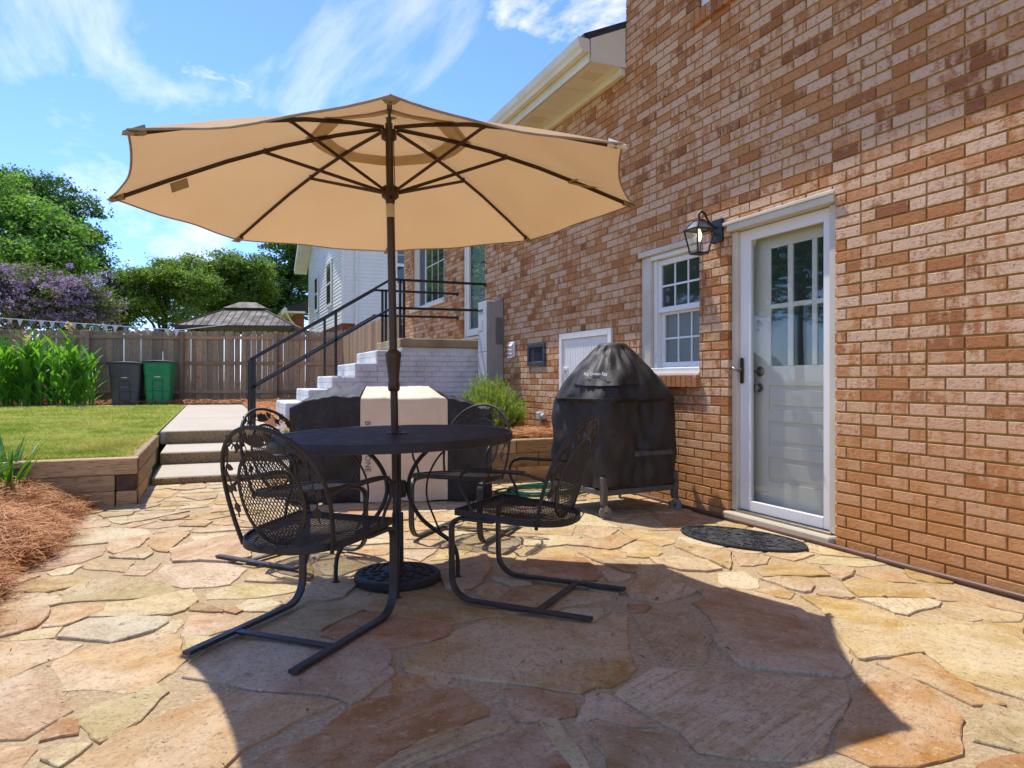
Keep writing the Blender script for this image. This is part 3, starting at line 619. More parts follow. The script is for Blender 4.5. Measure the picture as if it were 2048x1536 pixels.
def add_stone(poly, col, h, parent=patio):
    # slab with broken edge, slightly tilted top
    ar = sum(poly[i-1][0]*poly[i][1]-poly[i][0]*poly[i-1][1] for i in range(len(poly)))
    if ar < 0: poly = poly[::-1]
    P = roughen(poly); n = len(P); c = Vector((sum(p[0] for p in P)/n, sum(p[1] for p in P)/n))
    tx, ty = random.uniform(-.006, .006), random.uniform(-.006, .006)
    vs = []
    for ring, (ins, z) in enumerate([(0, -.03), (.001, h-.003), (.0045, h)]):
        for i, p in enumerate(P):
            v = Vector(p); d = c-v; l = d.length
            if ins and l > ins: v = v+d*(ins*random.uniform(.4, 1.3)/l)
            zz = z+(tx*(v.x-c.x)+ty*(v.y-c.y) if ring else 0)+(random.uniform(-.0008, .0008) if ring else 0)
            vs.append((v.x-c.x, v.y-c.y, zz))
    fs = []
    for r_ in range(2):
        for i in range(n): fs.append((r_*n+i, r_*n+(i+1) % n, (r_+1)*n+(i+1) % n, (r_+1)*n+i))
    fs.append(tuple(range(2*n, 3*n)))
    me = bpy.data.meshes.new('flagstone'); me.from_pydata(vs, [], fs); me.update(); me.materials.append(STONE)
    o = link(bpy.data.objects.new('flagstone', me), parent); o.location = (c.x, c.y, 0)
    k = lin(SCOL[col]); gk = lin('#cdb592'); w_ = .32; k = [a*(1-w_)+b*w_ for a, b in zip(k, gk)]; j = random.uniform(.92, 1.08); o.color = (k[0]*j, k[1]*j*random.uniform(.985, 1.03), k[2]*j*random.uniform(.80, .92), 1)
    return o
def grow(q, d):
    n = len(q); c0 = (sum(p[0] for p in q)/n, sum(p[1] for p in q)/n); out = []
    for x, y in q: l = math.hypot(x-c0[0], y-c0[1]); out.append((x+(x-c0[0])/l*d, y+(y-c0[1])/l*d))
    return out
STONES = [(c_, grow(q, .011)) for c_, q in STONES]
TR = [q for c_, q in STONES]
for i, (c_, q) in enumerate(STONES): add_stone(q, c_, .004+.0009*(i % 11))
# fill the rest of the patio with smaller broken stones between the large ones
def voronoi_fill():
    pts = []; tries = 0
    rad = lambda x, y: .16 if y > 4.5 else .20
    while tries < 14000 and len(pts) < 215:
        tries += 1; x = random.uniform(-.95, 3.38); y = random.uniform(.9, 7.45)
        dp_ = x*math.sin(THETA)+y*math.cos(THETA); lt = x*math.cos(THETA)-y*math.sin(THETA)
        if abs(lt)/max(dp_, .1) > .82 or dp_ < 1.5: continue
        if y > 6.4 and (x > 1.0 or x < -.5): continue
        if any(inside((x+dx, y+dy), t) for t in TR for dx, dy in ((0, 0), (.05, 0), (-.05, 0), (0, .05), (0, -.05))): continue
        if all((x-a)**2+((y-b)*1.15)**2 > rad(x, y)**2 for a, b in pts): pts.append((x, y))
    samp = []
    for t in TR:   # the traced stones repel through points along their rims
        n = len(t); cx_ = sum(p[0] for p in t)/n; cy_ = sum(p[1] for p in t)/n
        for i in range(n):
            a, b = t[i], t[(i+1) % n]; L = math.dist(a, b)
            for j in range(max(1, int(L/.05))):
                f = j/max(1, int(L/.05)); x = a[0]+(b[0]-a[0])*f; y = a[1]+(b[1]-a[1])*f
                samp.append((x, y))
    out = []
    for (x, y) in pts:
        poly = [(x-.4, y-.4), (x+.4, y-.4), (x+.4, y+.4), (x-.4, y+.4)]
        nb = [(a, b, .5) for a, b in pts if 0 < (a-x)**2+(b-y)**2 < .8]+[(a, b, .93) for a, b in samp if (a-x)**2+(b-y)**2 < .36]
        nb += [(-1.0, y, .93), (3.40, y, .97)]
        if not (-.5 < x < 1.0): nb += [(x, 6.42, .96)]
        else: nb += [(x, 7.5, .97)]
        for a, b, w in nb:
            mx, my = x+(a-x)*w, y+(b-y)*w; nx, ny = a-x, b-y; g = math.hypot(nx, ny); 
            if g < 1e-6: continue
            nx /= g; ny /= g; gap = random.uniform(.008, .02)
            new = []
            for i in range(len(poly)):
                p, q = poly[i], poly[(i+1) % len(poly)]
                dp = (p[0]-mx)*nx+(p[1]-my)*ny+gap; dq = (q[0]-mx)*nx+(q[1]-my)*ny+gap
                if dp <= 0: new.append(p)
                if (dp < 0) != (dq < 0) and dp != dq:
                    t_ = dp/(dp-dq); new.append((p[0]+(q[0]-p[0])*t_, p[1]+(q[1]-p[1])*t_))
            poly = new
            if len(poly) < 3: break
        if len(poly) < 3: continue
        # drop tiny edges
        cl = [p for i, p in enumerate(poly) if math.dist(p, poly[i-1]) > .03]
        if len(cl) < 3: continue
        ar = abs(sum(cl[i-1][0]*cl[i][1]-cl[i][0]*cl[i-1][1] for i in range(len(cl))))/2
        if ar > .006: out.append((ar, cl))
    return out
kinds = ['wh', 'wh', 'pe', 'pe', 'pk', 'pt', 'pt', 'py', 'gd', 'wp', 'go', 'ot', 'sa', 'wh', 'py']
nst = 0
for ar, q in sorted(voronoi_fill(), key=lambda t: -t[0]):
    if nst >= 206: break
    add_stone(q, random.choice(kinds), random.uniform(.003, .011)); nst += 1

# ------------------------------------------------------------------ the brick house
XW = 3.417
house = thing('brick_house', 'two storey red brick house with white panelled back door', 'house', (XW, 3.6, 0))
def at_house(o): o.location = (o.location[0]-XW, o.location[1]-3.6, o.location[2]); return o
def hpart(b, name, m, parent=None, smooth=None):
    if parent is None or parent is house: b.v = [(x-XW, y-3.6, z) for x, y, z in b.v]; return b.build(name, m, house, smooth)
    b.v = [(x-XW, y-3.6, z) for x, y, z in b.v]; return b.build(name, m, parent, smooth)
HOLES = [(3.15, 4.10, -.1, 2.125), (4.43, 5.25, 1.035, 2.10), (5.72, 6.75, .50, 1.475), (7.16, 7.58, 1.185, 1.40),
         (9.05, 10.0, 1.55, 3.62), (10.86, 12.80, 2.25, 3.68), (3.35, 4.45, 3.80, 4.95)]
Y_END = 13.48; Y_NEAR = -1.6; Y_TALL = 5.47; Z_LOW = 3.83; Z_TALL = 5.12
def rects():
    ys = sorted({Y_NEAR, Y_END, Y_TALL}|{v for h in HOLES for v in (h[0]-.007, h[1]+.007)}); zs = sorted({-.05, Z_LOW, Z_TALL}|{v for h in HOLES for v in (h[2]-.007, h[3]+.007)})
    for y0, y1 in zip(ys[:-1], ys[1:]):
        run = None
        for z0, z1 in zip(zs[:-1], zs[1:]):
            yc, zc = (y0+y1)/2, (z0+z1)/2
            solid = not any(h[0]-.007 <= yc <= h[1]+.007 and h[2]-.007 <= zc <= h[3]+.007 for h in HOLES) and not (yc > Y_TALL and zc > Z_LOW)
            if solid: run = (run[0], z1) if run else (z0, z1)
            elif run: yield y0, y1, *run; run = None
        if run: yield y0, y1, *run
b = MB()
for y0, y1, z0, z1 in rects(): b.box(XW+.009, XW+.13, y0, y1, z0, z1)
wall = hpart(b, 'wall', MORTAR); wall.name = 'wall'
# bricks
CH, BL, JT = .0677, .2032, .010
def brick_vf(L, Hh, D, jx, rnd):
    # local: y along the course, z up, x into the wall; front ring is chamfered and a little uneven
    e = .0026; j = lambda s=.0007: rnd.uniform(-s, s)
    y0, y1, z0, z1 = -L/2, L/2, 0, Hh
    back = [(D, y0, z0), (D, y1, z0), (D, y1, z1), (D, y0, z1)]
    out = [(.0022+j(), y0+j(), z0+j()), (.0022+j(), y1+j(), z0+j()), (.0022+j(), y1+j(), z1+j()), (.0022+j(), y0+j(), z1+j())]
    inn = [(j(), y0+e+j(.003), z0+e+j(.002)), (j(), y1-e+j(.003), z0+e+j(.002)), (j(), y1-e+j(.003), z1-e+j(.002)), (j(), y0+e+j(.003), z1-e+j(.002))]
    V = np.array(back+out+inn, np.float32); V[4:, 0] += jx
    F = []
    for a in (0, 4):
        for k in range(4): F.append((a+k, a+4+k, a+4+(k+1) % 4, a+(k+1) % 4))
    F.append((8, 11, 10, 9))
    return V, np.array(F, np.int32)
def layout_bricks():
    out = []; rnd = random.Random(3)
    nc = int(Z_TALL/CH)
    for k in range(nc):
        z0 = k*CH+.004; zc = z0+.0285; y = Y_NEAR-(BL/2 if k % 2 else 0); flem = (k % 6 == 4); i = 0
        yend = Y_END if zc < Z_LOW else Y_TALL
        while y < yend:
            L = (BL if (not flem or i % 2 == 0) else BL/2); a, b_ = max(y, Y_NEAR), min(y+L-JT, yend); y += L; i += 1
            segs = [(a, b_)]
            for h in HOLES:
                if h[2] < zc < h[3]:
                    ns = []
                    for s0, s1 in segs:
                        if s1 <= h[0] or s0 >= h[1]: ns.append((s0, s1))
                        else:
                            if s0 < h[0]: ns.append((s0, h[0]))
                            if s1 > h[1]: ns.append((h[1], s1))
                    segs = ns
            for s0, s1 in segs:
                if s1-s0 > .03: out.append(((s0+s1)/2, s1-s0, z0))
    return out
BR = layout_bricks(); rb = random.Random(5)
def score(t):
    y, L, z = t; d2 = XW**2+y*y+(z-1)**2; depth = XW*math.sin(THETA)+y*math.cos(THETA)
    if depth < .3: return 0
    px = (XW*math.cos(THETA)-y*math.sin(THETA))/depth*1420; py = (z-1)/depth*1420
    if px > 1024 or abs(py) > 770: return 0
    return L*XW/d2**1.5
order = sorted(range(len(BR)), key=lambda i: -score(BR[i])); near = set(order[:300])
def attr_mesh(V, F, a1, a2, name):
    me = bpy.data.meshes.new(name); me.from_pydata(V.tolist(), [], F.tolist())
    for an, av in (('bk', a1), ('bk2', a2)):
        q = me.attributes.new(an, 'FLOAT', 'POINT'); q.data.foreach_set('value', np.full(len(V), av, np.float32))
    me.materials.append(BRICK); me.update(); return me
def tone(): return rb.random(), (rb.betavariate(2.4, 1.4) if rb.random() > .12 else rb.random()*.3)
full = []
for k in range(60):
    V, F = brick_vf(BL-JT, .057, .105, rb.uniform(-.0009, .0006), rb); full.append(attr_mesh(V, F, *tone(), 'brick'))
VV, FF, A1, A2 = [], [], [], []; n0 = 0
for i, (y, L, z) in enumerate(BR):
    if i in near:
        if abs(L-(BL-JT)) < .002: me = rb.choice(full)
        else: V, F = brick_vf(L, .057, .105, rb.uniform(-.0009, .0006), rb); me = attr_mesh(V, F, *tone(), 'brick')
        o = link(bpy.data.objects.new('brick', me), wall); o.location = (0, y-3.6, z)
    else:
        V, F = brick_vf(L, .057, .105, rb.uniform(-.0009, .0006), rb); V = V+np.array([0, y-3.6, z], np.float32)
        t1, t2 = tone(); VV.append(V); FF.append(F+n0); A1 += [t1]*12; A2 += [t2]*12; n0 += 12
tag(np_obj('brick_courses', np.concatenate(VV), np.concatenate(FF), BRICK, wall, attrs={'bk': A1, 'bk2': A2}), kind='stuff')
# rowlock brick sills
def rowlock(y0, y1, z0, z1, proud, parent):
    n = max(1, round((y1-y0)/.066)); w = (y1-y0)/n
    for k in range(n):
        V, F = brick_vf(w-.007, z1-z0, .15, 0, rb); me = attr_mesh(V, F, rb.random()*.9, rb.random()*.35, 'sill_brick')
        o = link(bpy.data.objects.new('sill_brick', me), parent); o.location = (-proud, y0+w*(k+.5)-3.6, z0)
hpart(MB().box(XW-.02, XW+.12, 4.44, 5.24, .955, 1.03), 'sill_mortar', MORTAR); rowlock(4.42, 5.26, .945, 1.037, .035, wall)
hpart(MB().box(XW-.02, XW+.12, 3.36, 4.48, 3.70, 3.79), 'sill_mortar', MORTAR); rowlock(3.34, 4.50, 3.695, 3.80, .04, wall)

# back door: casing, panelled door with six lights, full-glass storm door
cs = hpart(MB().box(XW+.03, XW+.17, 4.045, 4.098, .07, 2.06, .004), 'door_casing', CREAM)
hpart(MB().box(XW+.03, XW+.17, 3.152, 3.222, .07, 2.06, .004), 'jamb', CREAM, cs)
hpart(MB().box(XW-.018, XW+.17, 3.152, 4.098, 2.062, 2.122, .004), 'head_board', CREAM, cs)
hpart(MB().box(XW-.03, XW-.0185, 3.13, 4.13, 2.108, 2.130, .003), 'drip_cap', CREAM, cs)
hpart(MB().box(XW-.045, XW+.17, 3.152, 4.112, -.02, .062, .008), 'threshold', CONC, cs)
hpart(MB().box(XW+.02, XW+.17, 3.20, 4.06, .0625, .078, .003), 'sill_plate', NICKEL, cs)
XD = 3.56
DZ = [(1.523, 1.908), (1.096, 1.488)]; DY = [(3.673, 3.83), (3.463, 3.625), (3.258, 3.421)]
door = MB().box(XD+.012, XD+.045, 3.225, 4.04, .08, 2.055)
for y0, y1 in ((3.225, 3.258), (3.855, 4.04)): door.box(XD, XD+.0118, y0, y1, .08, 2.055, .002)
for z0, z1 in ((.08, .30), (.467+.002, .467+.001), (1.908, 2.055), (.961, 1.096), (.467, .546), (.714, .793)):
    if z1 > z0: door.box(XD, XD+.0118, 3.2585, 3.8545, z0, z1, .002)
door.box(XD, XD+.0118, 3.83, 3.8545, 1.0965, 1.9075)
for y0, y1 in ((3.6255, 3.6725), (3.4215, 3.4625)): door.box(XD-.004, XD+.0118, y0, y1, 1.097, 1.907, .003)
door.box(XD-.003, XD+.0118, 3.259, 3.829, 1.489, 1.522, .003)
dr = hpart(door, 'door', DOORW)
for z0, z1 in ((.30, .467), (.546, .714), (.793, .961)): hpart(MB().box(XD+.004, XD+.0119, 3.285, 3.83, z0+.03, z1-.03, .003), 'panel', DOORW, dr)
for z0, z1 in DZ:
    for y0, y1 in DY: hpart(MB().box(XD+.006, XD+.0115, y0+.001, y1-.001, z0+.001, z1-.001), 'pane', DGLASS, dr)
kb = MB().lathe([(.034, 0), (.036, .006), (.028, .010), (.012, .013), (.012, .035)], 20); kb.xf(Matrix.Translation((XD, 3.93, 1.06)) @ Matrix.Rotation(R(-90), 4, 'Y'))
kb.tube([(XD-.035, 3.93, 1.06), (XD-.042, 3.945, 1.062), (XD-.042, 3.98, 1.07), (XD-.040, 4.01, 1.075)], [.009, .009, .008, .006], 8)
hpart(kb, 'handle', NICKEL, dr, 40)
kb = MB().lathe([(.030, 0), (.031, .006), (.020, .009), (.014, .012), (.014, .028), (.027, .034), (.027, .045), (.015, .05)], 20); kb.xf(Matrix.Translation((XD, 3.935, .945)) @ Matrix.Rotation(R(-90), 4, 'Y'))
hpart(kb, 'deadbolt', NICKEL, dr, 40)
XS = 3.475
sd = MB()
for y0, y1 in ((3.222, 3.294), (3.936, 4.044)): sd.box(XS, XS+.032, y0, y1, .08, 2.058, .004)
sd.box(XS, XS+.032, 3.2945, 3.9355, 1.978, 2.058, .004).box(XS, XS+.032, 3.2945, 3.9355, .08, .153, .004)
storm = hpart(sd, 'storm_door', VINYL)
hpart(MB().box(XS+.004, XS+.012, 3.287, 3.943, .146, .1525).box(XS+.004, XS+.012, 3.287, 3.943, 1.9785, 1.985), 'bead', WHITE, storm)
hpart(MB().box(XS+.014, XS+.018, 3.292, 3.938, .151, 1.98), 'glass', GLASS, storm)
pl = MB().prism([(x, y) for x, y in arc(0, .078, .014, 0, PI, 8)]+[(x, y) for x, y in arc(0, -.078, .014, PI, 2*PI, 8)], 0, .008, Matrix.Translation((XS-.001, 4.012, 1.066)) @ frame_rot((0, -1, 0), (0, 0, 1)))
pl.v = [(XS-.009+(XS-.001-x), y, z) if False else (x-.006, y, z) for x, y, z in pl.v]
hpart(pl, 'handle_plate', DARKN, storm)
hpart(MB().tube(spline([(XS-.005, 4.012, 1.066), (XS-.04, 4.012, 1.067), (XS-.052, 4.00, 1.07), (XS-.052, 3.975, 1.078)], 12), .008, 8).tube(spline([(XS-.04, 4.012, 1.067), (XS-.055, 4.03, 1.075), (XS-.055, 4.055, 1.088)], 8), .008, 8), 'handle', NICKEL, storm, 50)

# kitchen window: double hung with grids
def sash(parent, x, y0, y1, z0, z1, fr, cols, rows, m=VINYL, glass=DGLASS, mun=.016):
    b = MB().box(x, x+.03, y0, y0+fr, z0, z1, .003).box(x, x+.03, y1-fr, y1, z0, z1, .003)
    b.box(x, x+.03, y0+fr+.0005, y1-fr-.0005, z0, z0+fr, .003).box(x, x+.03, y0+fr+.0005, y1-fr-.0005, z1-fr, z1, .003)
    o = hpart(b, 'sash', m, parent)
    gy0, gy1, gz0, gz1 = y0+fr, y1-fr, z0+fr, z1-fr
    hpart(MB().box(x+.018, x+.022, gy0-.003, gy1+.003, gz0-.003, gz1+.003), 'pane', glass, parent)
    g = MB()
    for c in range(1, cols): y = gy0+(gy1-gy0)*c/cols; g.box(x+.012, x+.0178, y-mun/2, y+mun/2, gz0, gz1)
    for r_ in range(1, rows): z = gz0+(gz1-gz0)*r_/rows; g.box(x+.010, x+.0118, gy0, gy1, z-mun/2, z+mun/2)
    if cols*rows > 1: hpart(g, 'grid', m, parent)
    return o
win = hpart(MB().box(XW+.02, XW+.12, 5.112, 5.248, 1.06, 2.05, .004), 'window', CREAM)
hpart(MB().box(XW-.012, XW+.12, 4.432, 5.262, 2.052, 2.098, .004), 'head_board', CREAM, win)
hpart(MB().box(XW+.02, XW+.12, 4.432, 5.11, 2.012, 2.05, .003), 'frame', VINYL, win)
hpart(MB().box(XW+.05, XW+.12, 5.065, 5.11, 1.10, 2.01, .003), 'frame', VINYL, win)
hpart(MB().box(XW+.05, XW+.12, 4.432, 4.445, 1.10, 2.01), 'frame', VINYL, win)
hpart(MB().box(XW+.01, XW+.12, 4.432, 5.112, 1.062, 1.10, .004), 'sill', WHITE, win)
hpart(MB().box(XW-.006, XW+.12, 4.433, 5.247, 1.038, 1.0605, .003), 'stool', WHITE, win)
sash(win, XW+.063, 4.446, 5.062, 1.565, 2.005, .045, 3, 2)
sash(win, XW+.096, 4.446, 5.062, 1.105, 1.590, .045, 3, 2, VINYL, SCREEN)
# far window and landing door (upper level), upstairs window
fw_ = hpart(MB().box(XW+.02, XW+.10, 12.45, 12.795, 2.30, 3.64, .004), 'window', CREAM)
hpart(MB().box(XW-.05, XW+.12, 10.84, 12.90, 2.235, 2.30, .006), 'sill', WHITE, fw_)
hpart(MB().box(XW+.04, XW+.12, 12.20, 12.449, 2.305, 3.64), 'screen_frame', VENTD, fw_)
hpart(MB().box(XW+.04, XW+.12, 10.87, 11.02, 2.305, 3.64), 'screen_frame', VENTD, fw_)
hpart(MB().box(XW+.02, XW+.12, 10.865, 12.795, 3.642, 3.678, .003), 'head_board', CREAM, fw_)
sash(fw_, XW+.05, 11.025, 12.195, 2.305, 3.64, .05, 3, 2, WHITE)
fd = hpart(MB().box(XW+.03, XW+.09, 9.93, 9.995, 1.62, 3.58, .004), 'landing_door', WHITE)
sash(fd, XW+.045, 9.06, 9.928, 1.64, 3.58, .10, 1, 1, WHITE, GLASS)
hpart(MB().box(XW+.10, XW+.115, 9.06, 9.99, 1.60, 3.60), 'curtain', simple('sheer_curtain', '#8fa39a', '#7e9189', 7, .9, .2, .01), fd)
hpart(MB().box(XW-.02, XW+.12, 9.055, 9.998, 1.575, 1.615, .003), 'sill', CREAM, fd)
hpart(MB().tube([(XW+.04, 9.13, 2.62), (XW+.0, 9.13, 2.62), (XW+.0, 9.22, 2.62)], .012, 8), 'handle', DARKN, fd)
uw = hpart(MB().box(XW+.03, XW+.12, 4.36, 4.445, 3.81, 4.94, .004), 'window', WHITE)
sash(uw, XW+.05, 3.36, 4.355, 3.81, 4.94, .05, 1, 2, WHITE)
# lower eave: soffit panels, frieze, fascia, gutter and roof edge
Y0E, Y1E = 5.475, 13.75
sof = hpart(MB().box(3.06, XW-.03, Y0E+.01, Y1E, 3.805, 3.83), 'soffit', SOFFIT)
n = 14
for k in range(n):
    y0 = Y0E+(Y1E-Y0E)*k/n; y1 = Y0E+(Y1E-Y0E)*(k+1)/n
    hpart(MB().box(3.075, XW-.05, y0+.004, y1-.004, 3.795, 3.8048, .002), 'soffit_panel', ALU, sof)
    if k % 2 == 0:
        v = MB()
        for q in range(5): v.box(3.12, XW-.12, y0+.18+q*.035, y0+.198+q*.035, 3.7935, 3.7949)
        hpart(v, 'soffit_vent', CREAM, sof)
hpart(MB().box(XW-.048, XW+.008, Y0E+.012, Y1E, 3.735, 3.8045, .004), 'frieze_board', ALU, sof)
fa = hpart(MB().box(3.04, 3.059, Y0E+.006, Y1E, 3.79, 3.985, .002), 'fascia', ALU)
prof = [(3.038, 3.985), (3.038, 3.88), (3.02, 3.872), (2.975, 3.872), (2.965, 3.90), (2.945, 3.925), (2.935, 3.965), (2.93, 3.99), (2.936, 3.99), (2.943, 3.965), (2.955, 3.93), (2.974, 3.90), (2.98, 3.879), (3.032, 3.879), (3.032, 3.985)]
g = MB(); npf = len(prof)
vs = [(x, y, z) for y in (Y0E-.01, Y1E) for x, z in prof]; g.add(vs, [(k, (k+1) % npf, npf+(k+1) % npf, npf+k) for k in range(npf)])
g.add([(x, Y0E-.011, z) for x, z in [(3.038, 3.985), (3.038, 3.87), (2.975, 3.87), (2.945, 3.925), (2.928, 3.992)]], [(0, 1, 2, 3, 4)])
hpart(g, 'gutter', ALU)
e = MB(); e.add([(3.06, Y0E, 3.80), (XW-.001, Y0E, 3.80), (XW-.001, Y0E, 4.16), (3.06, Y0E, 4.0)], [(0, 1, 2, 3)]); e.add([(3.06, Y0E+.02, 3.80), (XW-.001, Y0E+.02, 3.80), (XW-.001, Y0E+.02, 4.16), (3.06, Y0E+.02, 4.0)], [(0, 1, 2, 3)])
hpart(e, 'eave_return', ALU)
rf = MB(); vs = [(2.99, Y0E-.005, 4.0), (2.99, Y1E, 4.0), (8.5, Y1E, 6.45), (8.5, Y0E-.005, 6.45)]; rf.add(vs+[(x, y, z+.03) for x, y, z in vs], [(0, 1, 2, 3), (4, 5, 6, 7), (0, 1, 5, 4), (1, 2, 6, 5), (2, 3, 7, 6), (3, 0, 4, 7)])
hpart(rf, 'roof', SHINGLE)
# tall part: return wall above the lower roof, upper eave and roof
hpart(MB().box(XW+.03, 9.0, Y_TALL-.12, Y_TALL-.004, 3.7, Z_TALL), 'return_wall', MORTAR)
us = hpart(MB().box(2.97, XW+.12, Y_NEAR, 6.15, 5.09, 5.12), 'upper_soffit', ALU)  # eave and roof lengthened unseen past the wall corner to block a sun streak
hpart(MB().box(2.94, 2.969, Y_NEAR, 6.15, 5.06, 5.24), 'upper_fascia', ALU)
rf = MB(); vs = [(2.87, Y_NEAR, 5.23), (2.87, 6.2, 5.23), (8.5, 6.2, 7.6), (8.5, Y_NEAR, 7.6)]; rf.add(vs+[(x, y, z+.03) for x, y, z in vs], [(0, 1, 2, 3), (4, 5, 6, 7), (0, 1, 5, 4), (1, 2, 6, 5), (2, 3, 7, 6), (3, 0, 4, 7)])
hpart(rf, 'upper_roof', SHINGLE)
hpart(MB().box(XW+.1305, 9.0, Y_END-.14, Y_END, -.05, 3.83), 'end_wall', MORTAR)
hpart(MB().box(XW+.1305, 9.0, Y_NEAR, Y_NEAR+.12, -.05, 5.1), 'end_wall', MORTAR)

# ------------------------------------------------------------------ things fixed to the wall
def local(b, o): b.v = [(x-o[0], y-o[1], z-o[2]) for x, y, z in b.v]; return b
# lantern
O = (XW, 4.205, 2.09); L = thing('wall_lantern', 'black four sided glass lantern on brick wall between window and door', 'wall lamp', O)
MB().box(-.022, 0, -.06, .06, -.085, .085, .004).build('back_plate', LAMPB, L)
XL = -.175
MB().tube(spline([(-.02, 0, .02), (-.06, 0, .035), (-.10, 0, .075), (-.125, 0, .118), (-.155, 0, .128), (XL, 0, .105), (XL, 0, .06)], 30), .0085, 8).build('arm', LAMPB, L, 50)
MB().tube([(-.02, 0, -.03), (-.05, 0, -.012), (-.09, 0, 0), (-.11, 0, -.005)], .007, 8).build('scroll', LAMPB, L, 50)
def sq(c, h, z): return [(c+sx*h, sy*h, z) for sx, sy in ((-1, -1), (1, -1), (1, 1), (-1, 1))]
fr = MB(); a, b_, c_ = sq(XL, .075, -.005), sq(XL, .045, -.175), sq(XL, .028, .06)
for k in range(4):
    fr.tube([a[k], b_[k]], .0065, 6); fr.tube([a[k], c_[k]], .006, 6)
    for q in (a, b_, c_): fr.tube([q[k], q[(k+1) % 4]], .007, 6)
fr.box(XL-.03, XL+.03, -.03, .03, .058, .07, .003)
fr.box(XL-.083, XL+.083, -.083, -.069, -.010, .0, .002).box(XL-.083, XL+.083, .069, .083, -.010, 0, .002).box(XL-.083, XL-.069, -.068, .068, -.010, 0).box(XL+.069, XL+.083, -.068, .068, -.010, 0)
fr.build('frame', LAMPB, L)
for k in range(4):
    MB().add([a[k], a[(k+1) % 4], b_[(k+1) % 4], b_[k]], [(0, 1, 2, 3)]).build('pane', GLASS, L)
    MB().add([a[k], a[(k+1) % 4], c_[(k+1) % 4], c_[k]], [(0, 1, 2, 3)]).build('roof_pane', simple('lantern_roof_metal', '#8d9092', '#7e8183', 5, .35, .02, .001, metal=.5) , L)
MB().box(XL-.044, XL+.044, -.044, .044, -.181, -.176).build('base_plate', LAMPB, L)
bl = MB().lathe([(.009, -.16), (.011, -.10), (.013, -.09)], 10, (XL, 0, 0)).build('candle', CREAM, L)
MB().lathe([(.010, -.09), (.019, -.06), (.021, -.035), (.012, -.012), (.008, 0)], 12, (XL, 0, 0)).build('bulb', BULB, L, 60)
# access hatch
O = (XW, 6.23, .5); Hh = thing('crawl_space_hatch', 'white boarded crawl space hatch on brick wall behind the grill', 'hatch', O)
fr = MB().box(-.02, .03, 5.70-6.23, 5.76-6.23, 0, .985, .003).box(-.02, .03, 6.71-6.23, 6.77-6.23, 0, .985, .003).box(-.02, .03, 5.7605-6.23, 6.7095-6.23, .925, .985, .003).box(-.02, .03, 5.7605-6.23, 6.7095-6.23, 0, .06, .003)
fr.build('frame', WHITE, Hh)
n = 17
for k in range(n):
    y0 = 5.762-6.23+(6.708-5.762)*k/n; y1 = y0+(6.708-5.762)/n
    MB().box(-.002, .022, y0+.0015, y1-.0015, .061, .924, .004).build('board', WHITE, Hh)
MB().box(-.012, -.0025, .36, .50, .60, .635, .003).build('hinge', WHITE, Hh); MB().tube([(-.016, .43, .63), (-.016, .43, .56)], .012, 8).build('latch', WHITE, Hh)
# dark louvred vent
O = (XW, 7.37, 1.29); V_ = thing('foundation_vent', 'dark grey metal louvred vent set in brick wall', 'vent', O)
MB().box(-.018, .02, -.235, -.19, -.125, .125, .003).box(-.018, .02, .19, .235, -.125, .125, .003).box(-.018, .02, -.1895, .1895, .085, .125, .003).box(-.018, .02, -.1895, .1895, -.125, -.085, .003).build('frame', VENTD, V_)
MB().box(.05, .06, -.19, .19, -.085, .085).build('backing', BLACKV, V_)
for k in range(11): MB().box(-.006, -.003, -.17+k*.032, -.158+k*.032, -.085, .085).xf(Matrix.Identity(4)).build('slat', VENTD, V_)
# white vent cap
O = (XW, 8.06, 1.37); Vc = thing('white_vent_cap', 'small white louvred plastic vent cap on brick wall', 'vent', O)
MB().box(-.035, 0, -.085, .085, -.095, .10, .012).build('housing', WHITE, Vc)
for k in range(4):
    b = MB(); z = .065-.048*k; b.add([(-.036, -.078, z+.012), (-.036, .078, z+.012), (-.062, .074, z-.020), (-.062, -.074, z-.020), (-.036, -.078, z-.012), (-.036, .078, z-.012)], [(0, 1, 2, 3), (3, 2, 5, 4), (0, 3, 4), (1, 5, 2)]); b.build('louver', WHITE, Vc)
# utility cabinet
O = (XW, 8.52, .93); U = thing('utility_cabinet', 'tall grey metal utility cabinet mounted on brick wall by landing', 'cabinet', O)
MB().box(-.225, 0, -.16, .15, .005, 1.075, .012).build('body', CABINET_D, U)
MB().box(-.238, -.2255, -.158, .148, .43, 1.072, .004).build('front_panel', CABINET, U)
MB().box(-.238, -.2255, -.158, .148, .008, .424, .004).build('lower_panel', CABINET, U)
MB().box(-.246, -.2385, -.03, .13, .95, .975, .002).build('slot_hood', VENTD, U)
MB().box(-.242, -.2385, -.02, .12, .70, .84, .003).build('raised_panel', CABINET, U)
MB().box(-.115, -.02, -.163, -.1605, .52, .86).build('data_label', LABELG, U)
MB().box(-.05, -.01, -.15, .14, 1.077, 1.12, .002).build('hanger', CABINET_D, U)
MB().tube([(-.225, .13, .40), (-.235, .155, .2), (-.228, .16, -.2), (-.2, .15, -.45)], .006, 6).build('conduit', VENTD, U)
MB().tube([(-.12, .0, .0), (-.12, 0, -.62)], .03, 10).build('riser_pipe', CABINET_D, U)
# hose tap / outlet box
O = (XW, 7.2, .60); S_ = thing('outdoor_outlet', 'small white outdoor outlet box low on brick wall', 'outlet', O)
MB().box(-.07, 0, -.05, .05, -.045, .045, .01).build('box', CABINET, S_); MB().tube([(-.035, -.05, 0), (-.04, -.12, 0)], [.03, .028], 12).build('fitting', CABINET, S_, 50)
MB().tube([(-.035, 0, -.045), (-.035, 0, -.26)], .012, 8).build('conduit', CABINET, S_)
